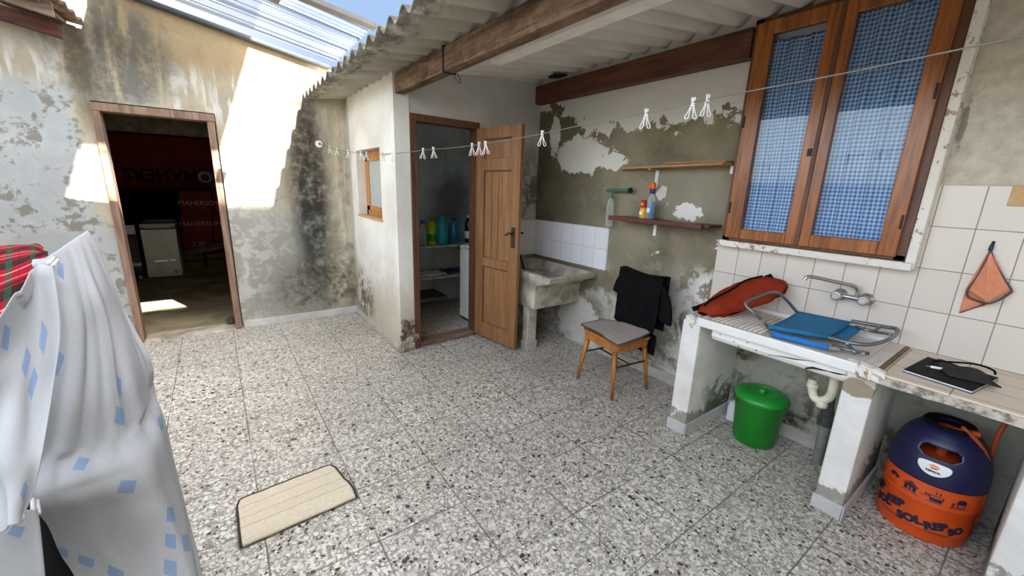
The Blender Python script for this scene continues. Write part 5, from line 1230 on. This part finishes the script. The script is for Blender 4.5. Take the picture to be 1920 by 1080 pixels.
# ---------------------------------------------------------------- laundry rack with sheet and plaid blanket
R0_, R1_ = gz(84, 488, 1.24), gz(166, 434, 1.25); M0_, M1_ = gz(70, 936, .73), gz(284, 857, .72)
t = thing('laundry_rack', 'metal laundry rack hidden under the white sheet', 'laundry rack', ((R0_.x+R1_.x)/2-.15, 1.9, 0))
off = Vector((-.012, 0, -.015))
rk = MB(); rk.tube([R0_+off+(R0_-R1_)*.03, R1_+off+(R1_-R0_)*.02], .009, 10); rk.build('top_rail', M['steel'], t, smooth=True)
MB().tube([M0_+off, M1_+off], .008, 10).build('wing_rail', M['steel'], t, smooth=True)
for P, Q in ((R0_, M0_), (R1_, M1_)): MB().tube([P+off, Q+off], .007, 10).build('wing_arm', M['steel'], t, smooth=True)
for P in (R0_, R1_):
    MB().tube([P+off, Vector((P.x-.02, P.y+.25, 0))], .009, 10).build('leg', M['steel'], t, smooth=True); MB().tube([P+off, Vector((P.x-.45, P.y, 0))], .009, 10).build('leg', M['steel'], t, smooth=True)
MB().tube([Vector((R0_.x-.115, R0_.y, .95)), Vector((R1_.x-.115, R1_.y, .95))], .009, 10).build('far_rail', M['steel'], t, smooth=True)
t = thing('bed_sheet', 'white bed sheet with pale blue squares draped over the laundry rack', 'bed sheet', (-.3, 1.5, .05))
mid = lambda a, b, f, dz=0: a.lerp(b, f)+Vector((0, 0, dz))
gr = lambda *q: [gz(*p) for p in q]
rows = [[mid(R0_, R1_, f, -.05)+Vector((-.03, 0, 0)) for f in (0, .33, .67, 1)], [mid(R0_, R1_, f) for f in (0, .33, .67, 1)],
        gr((94, 560, 1.16), (145, 545, 1.155), (180, 530, 1.15), (205, 510, 1.13)),
        gr((88, 640, 1.07), (160, 630, 1.05), (205, 615, 1.03), (238, 580, 1.02)),
        gr((72, 760, .94), (160, 745, .92), (225, 720, .90), (281, 665, .90)),
        gr((52, 870, .80), (150, 850, .79), (255, 805, .78), (287, 720, .80)),
        gr((58, 938, .735), (155, 915, .725), (284, 857, .725), (302, 770, .74)),
        gr((88, 985, .63), (185, 968, .61), (306, 930, .61), (324, 850, .62)),
        gr((114, 1040, .51), (225, 1035, .48), (332, 1005, .49), (346, 935, .50)),
        gr((145, 1090, .40), (270, 1120, .35), (360, 1090, .36), (367, 1030, .38)),
        gr((190, 1200, .25), (310, 1240, .20), (385, 1200, .22), (388, 1150, .24))]
base = patch(rows)
def shf(u, v):
    p = base(u, v); n = nrm(base, u, v)
    if n.z < 0 and v < .5: n = -n
    a_ = max(0, min(1, (v-.1)/.1))
    amp = .010*math.exp(-((v-.38)/.17)**2)*(.35+.65*u)+.008*max(0, (u-.7)/.3)*max(0, min(1, (v-.5)/.1))
    fo = math.sin(2*PI*(3.6*u+.5*math.sin(2.2*v)))*.6+.45*math.sin(2*PI*(6.3*u+1.1*v)+1)+1.3*fbm(u*9, v*1.8)+.5*fbm(u*20, v*2.2, 4)
    p = p+n*(amp*fo*a_)+n*(.006*fbm(u*9, v*9, 3))*a_
    p = p+n*(.010*math.sin(PI*min(1, u/.7))*math.exp(-((v-.60)/.025)**2))
    return p
MB().grid(shf, 120, 110, lambda u, v: (.8*u, 1.75*v)).build('sheet_panel', M['sheet'], t, smooth=True, solid=.002)
rows2 = [[gz(-70, 690, 1.12), gz(-5, 600, 1.17), gz(35, 545, 1.21), gz(66, 500, 1.235), gz(101, 500, 1.235)],
         [gz(-85, 740, 1.05), gz(-10, 680, 1.08), gz(40, 640, 1.10), gz(80, 620, 1.105), gz(114, 615, 1.105)],
         [gz(-100, 800, .99), gz(-20, 770, 1.0), gz(30, 745, 1.02), gz(70, 730, 1.02), gz(101, 720, 1.02)],
         [gz(-110, 860, .94), gz(-25, 850, .94), gz(18, 850, .945), gz(52, 845, .945), gz(82, 835, .945)],
         [gz(-120, 930, .89), gz(-30, 925, .89), gz(12, 920, .89), gz(38, 920, .89), gz(66, 915, .885)],
         [gz(-120, 1010, .85), gz(-30, 1000, .85), gz(8, 990, .85), gz(32, 985, .85), gz(54, 968, .85)]]
b2 = patch(rows2)
def flap(u, v):
    p = b2(u, v); n = nrm(b2, u, v)
    if n.y > 0: n = -n
    return p+n*(.010*math.sin(2*PI*(1.4*u-.9*v)+.5)*(.3+v)+.012*fbm(u*3, v*4, 7)*(.4+v))
MB().grid(flap, 60, 70, lambda u, v: (.9+.75*u, .12+.65*v)).build('sheet_flap', M['sheet'], t, smooth=True, solid=.002)
rows3 = [[gz(-140, 960, .78), gz(-20, 960, .78), gz(70, 955, .775)], [gz(-140, 1040, .68), gz(-20, 1040, .68), gz(80, 1035, .67)], [gz(-140, 1250, .4), gz(-20, 1250, .4), gz(98, 1240, .4)]]
b3 = patch(rows3); MB().grid(lambda u, v: b3(u, v)+Vector((0, .01*fbm(u*4, v*3, 1), 0)), 20, 20, lambda u, v: (2.0+.5*u, .5*v)).build('sheet_lower_fold', M['sheet'], t, smooth=True, solid=.002)
MB().grid(lambda u, v: gz(62+44*u, 487-4*u, 1.247).lerp(gz(70+30*u, 512-3*u, 1.212), v)+Vector((0, -.02*math.sin(PI*v), .008*math.sin(PI*v))), 10, 10, lambda u, v: (.5+.1*u, .03+.06*v)).build('sheet_tuck', M['sheet'], t, smooth=True, solid=.003)
def rackpeg(a, b, lab):
    tt = thing('clothes_peg', lab, 'clothes peg', a); MB().tube([a, b], .004, 8).build('jaw', M['peg'], tt, smooth=True); MB().tube([a+Vector((.008, 0, -.006)), b+Vector((.006, 0, -.006))], .004, 8).build('jaw', M['peg'], tt, smooth=True)
rackpeg(gz(90, 494, 1.255), gz(101, 483, 1.262), 'white peg at the near corner of the sheet on the laundry rack')
rackpeg(gz(62, 962, .745), gz(61, 936, .752), 'peg pinching the hem of the sheet above the dark gap')
b5 = patch([[gz(20, 900, .69), gz(85, 900, .68), gz(150, 900, .66)], [gz(20, 1000, .52), gz(95, 1000, .50), gz(180, 1000, .47)], [gz(20, 1140, .28), gz(120, 1140, .25), gz(240, 1140, .22)], [gz(30, 1400, .06), gz(140, 1400, .05), gz(260, 1400, .05)]])
tag(MB().grid(lambda u, v: b5(u, v)+Vector((0, .012*math.sin(9*u), 0)), 16, 20).build('gap_shade', M['black'], smooth=True, solid=.004), 'black surface put in as the shade in the gap below the white sheet', 'shade surface')  # black surface added as the shade inside the covered rack
t = thing('plaid_blanket', 'red and green plaid blanket on the laundry rack behind the sheet', 'blanket', (-.75, 2.3, 1.0))
rows4 = [[gz(-120, 490, 1.17), gz(-40, 472, 1.195), gz(20, 463, 1.205), gz(62, 460, 1.21), gz(80, 466, 1.205)], [gz(-125, 505, 1.185), gz(-40, 487, 1.205), gz(20, 474, 1.218), gz(66, 468, 1.222), gz(84, 472, 1.215)],
         [gz(-130, 540, 1.165), gz(-50, 525, 1.18), gz(15, 508, 1.195), gz(62, 492, 1.205), gz(85, 480, 1.205)], [gz(-130, 640, 1.08), gz(-50, 620, 1.09), gz(12, 590, 1.11), gz(60, 560, 1.13), gz(90, 540, 1.14)], [gz(-130, 760, .98), gz(-50, 740, .99), gz(12, 720, 1.0), gz(60, 690, 1.01), gz(95, 670, 1.02)]]
b4 = patch(rows4)
MB().grid(lambda u, v: b4(u, v)+Vector((0, .010*math.sin(9*v+4*u), .012*fbm(u*4, v*5, 2))), 40, 40, lambda u, v: (.75*u, .8*v)).build('blanket_cloth', M['plaid'], t, smooth=True, solid=.012)

# ---------------------------------------------------------------- light
w = bpy.data.worlds.new('sky'); sc.world = w; w.use_nodes = True; nt = w.node_tree; nt.nodes.clear()
out = nt.nodes.new('ShaderNodeOutputWorld'); bg = nt.nodes.new('ShaderNodeBackground'); sky = nt.nodes.new('ShaderNodeTexSky')
SUN = Vector((.37, -1, 1.07)).normalized()
sky.sky_type = 'NISHITA'; sky.sun_disc = False; sky.sun_elevation = math.asin(SUN.z); sky.sun_rotation = math.atan2(SUN.x, SUN.y)
sky.air_density = 1.0; sky.dust_density = 2.5; sky.ozone_density = 1.0
hs = nt.nodes.new('ShaderNodeHueSaturation'); hs.inputs['Saturation'].default_value = .5
nt.links.new(sky.outputs[0], hs.inputs['Color']); # clear blue gap in the haze low in the north, opposite the sun
tc = nt.nodes.new('ShaderNodeTexCoord'); vn = nt.nodes.new('ShaderNodeVectorMath'); vn.operation = 'NORMALIZE'; nt.links.new(tc.outputs['Generated'], vn.inputs[0])
def facing(az, el, c0, c1):
    d = nt.nodes.new('ShaderNodeVectorMath'); d.operation = 'DOT_PRODUCT'; nt.links.new(vn.outputs[0], d.inputs[0])
    a_, e_ = math.radians(az), math.radians(el); d.inputs[1].default_value = (math.sin(a_)*math.cos(e_), math.cos(a_)*math.cos(e_), math.sin(e_))
    r = nt.nodes.new('ShaderNodeMapRange'); r.interpolation_type = 'SMOOTHSTEP'; nt.links.new(d.outputs['Value'], r.inputs[0]); r.inputs[1].default_value = math.cos(math.radians(c0)); r.inputs[2].default_value = math.cos(math.radians(c1)); return r.outputs[0]
def mixc(f, a, b):
    m_ = nt.nodes.new('ShaderNodeMix'); m_.data_type = 'RGBA'; nt.links.new(f, m_.inputs[0])
    for k_, v_ in ((6, a), (7, b)):
        if hasattr(v_, 'is_linked'): nt.links.new(v_, m_.inputs[k_])
        else: m_.inputs[k_].default_value = v_
    return m_.outputs[2]
cn = nt.nodes.new('ShaderNodeTexNoise'); nt.links.new(vn.outputs[0], cn.inputs[0]); cn.inputs['Scale'].default_value = 5; cn.inputs['Detail'].default_value = 5
SK = .42
cr_ = nt.nodes.new('ShaderNodeMapRange'); cr_.interpolation_type = 'SMOOTHSTEP'; nt.links.new(cn.outputs[0], cr_.inputs[0]); cr_.inputs[1].default_value = .45; cr_.inputs[2].default_value = .7
blue = mixc(cr_.outputs[0], (.115/SK, .165/SK, .25/SK, 1), (.23/SK, .255/SK, .28/SK, 1))
gap = mixc(facing(24, 22, 24, 9), (.30/SK, .31/SK, .32/SK, 1), blue)
skyc = mixc(facing(20, 22, 55, 35), hs.outputs[0], gap)
nt.links.new(skyc, bg.inputs[0]); nt.links.new(bg.outputs[0], out.inputs[0])
bg.inputs[1].default_value = .42
sl_ = bpy.data.lights.new('sun', 'SUN'); so = bpy.data.objects.new('sun', sl_); C.objects.link(so); sl_.energy = 16.0; sl_.angle = .012; sl_.color = (1, .95, .86)
so.rotation_euler = SUN.to_track_quat('Z', 'Y').to_euler(); so.location = (3, -6, 9)

sc.view_settings.view_transform = 'Standard'; sc.view_settings.look = 'None'; sc.view_settings.gamma = 1.0; sc.view_settings.use_curve_mapping = False
sc.view_settings.exposure = 1.88
sc.cycles.max_bounces = 12; sc.cycles.diffuse_bounces = 6; sc.cycles.transparent_max_bounces = 16; sc.cycles.caustics_reflective = False; sc.cycles.caustics_refractive = False
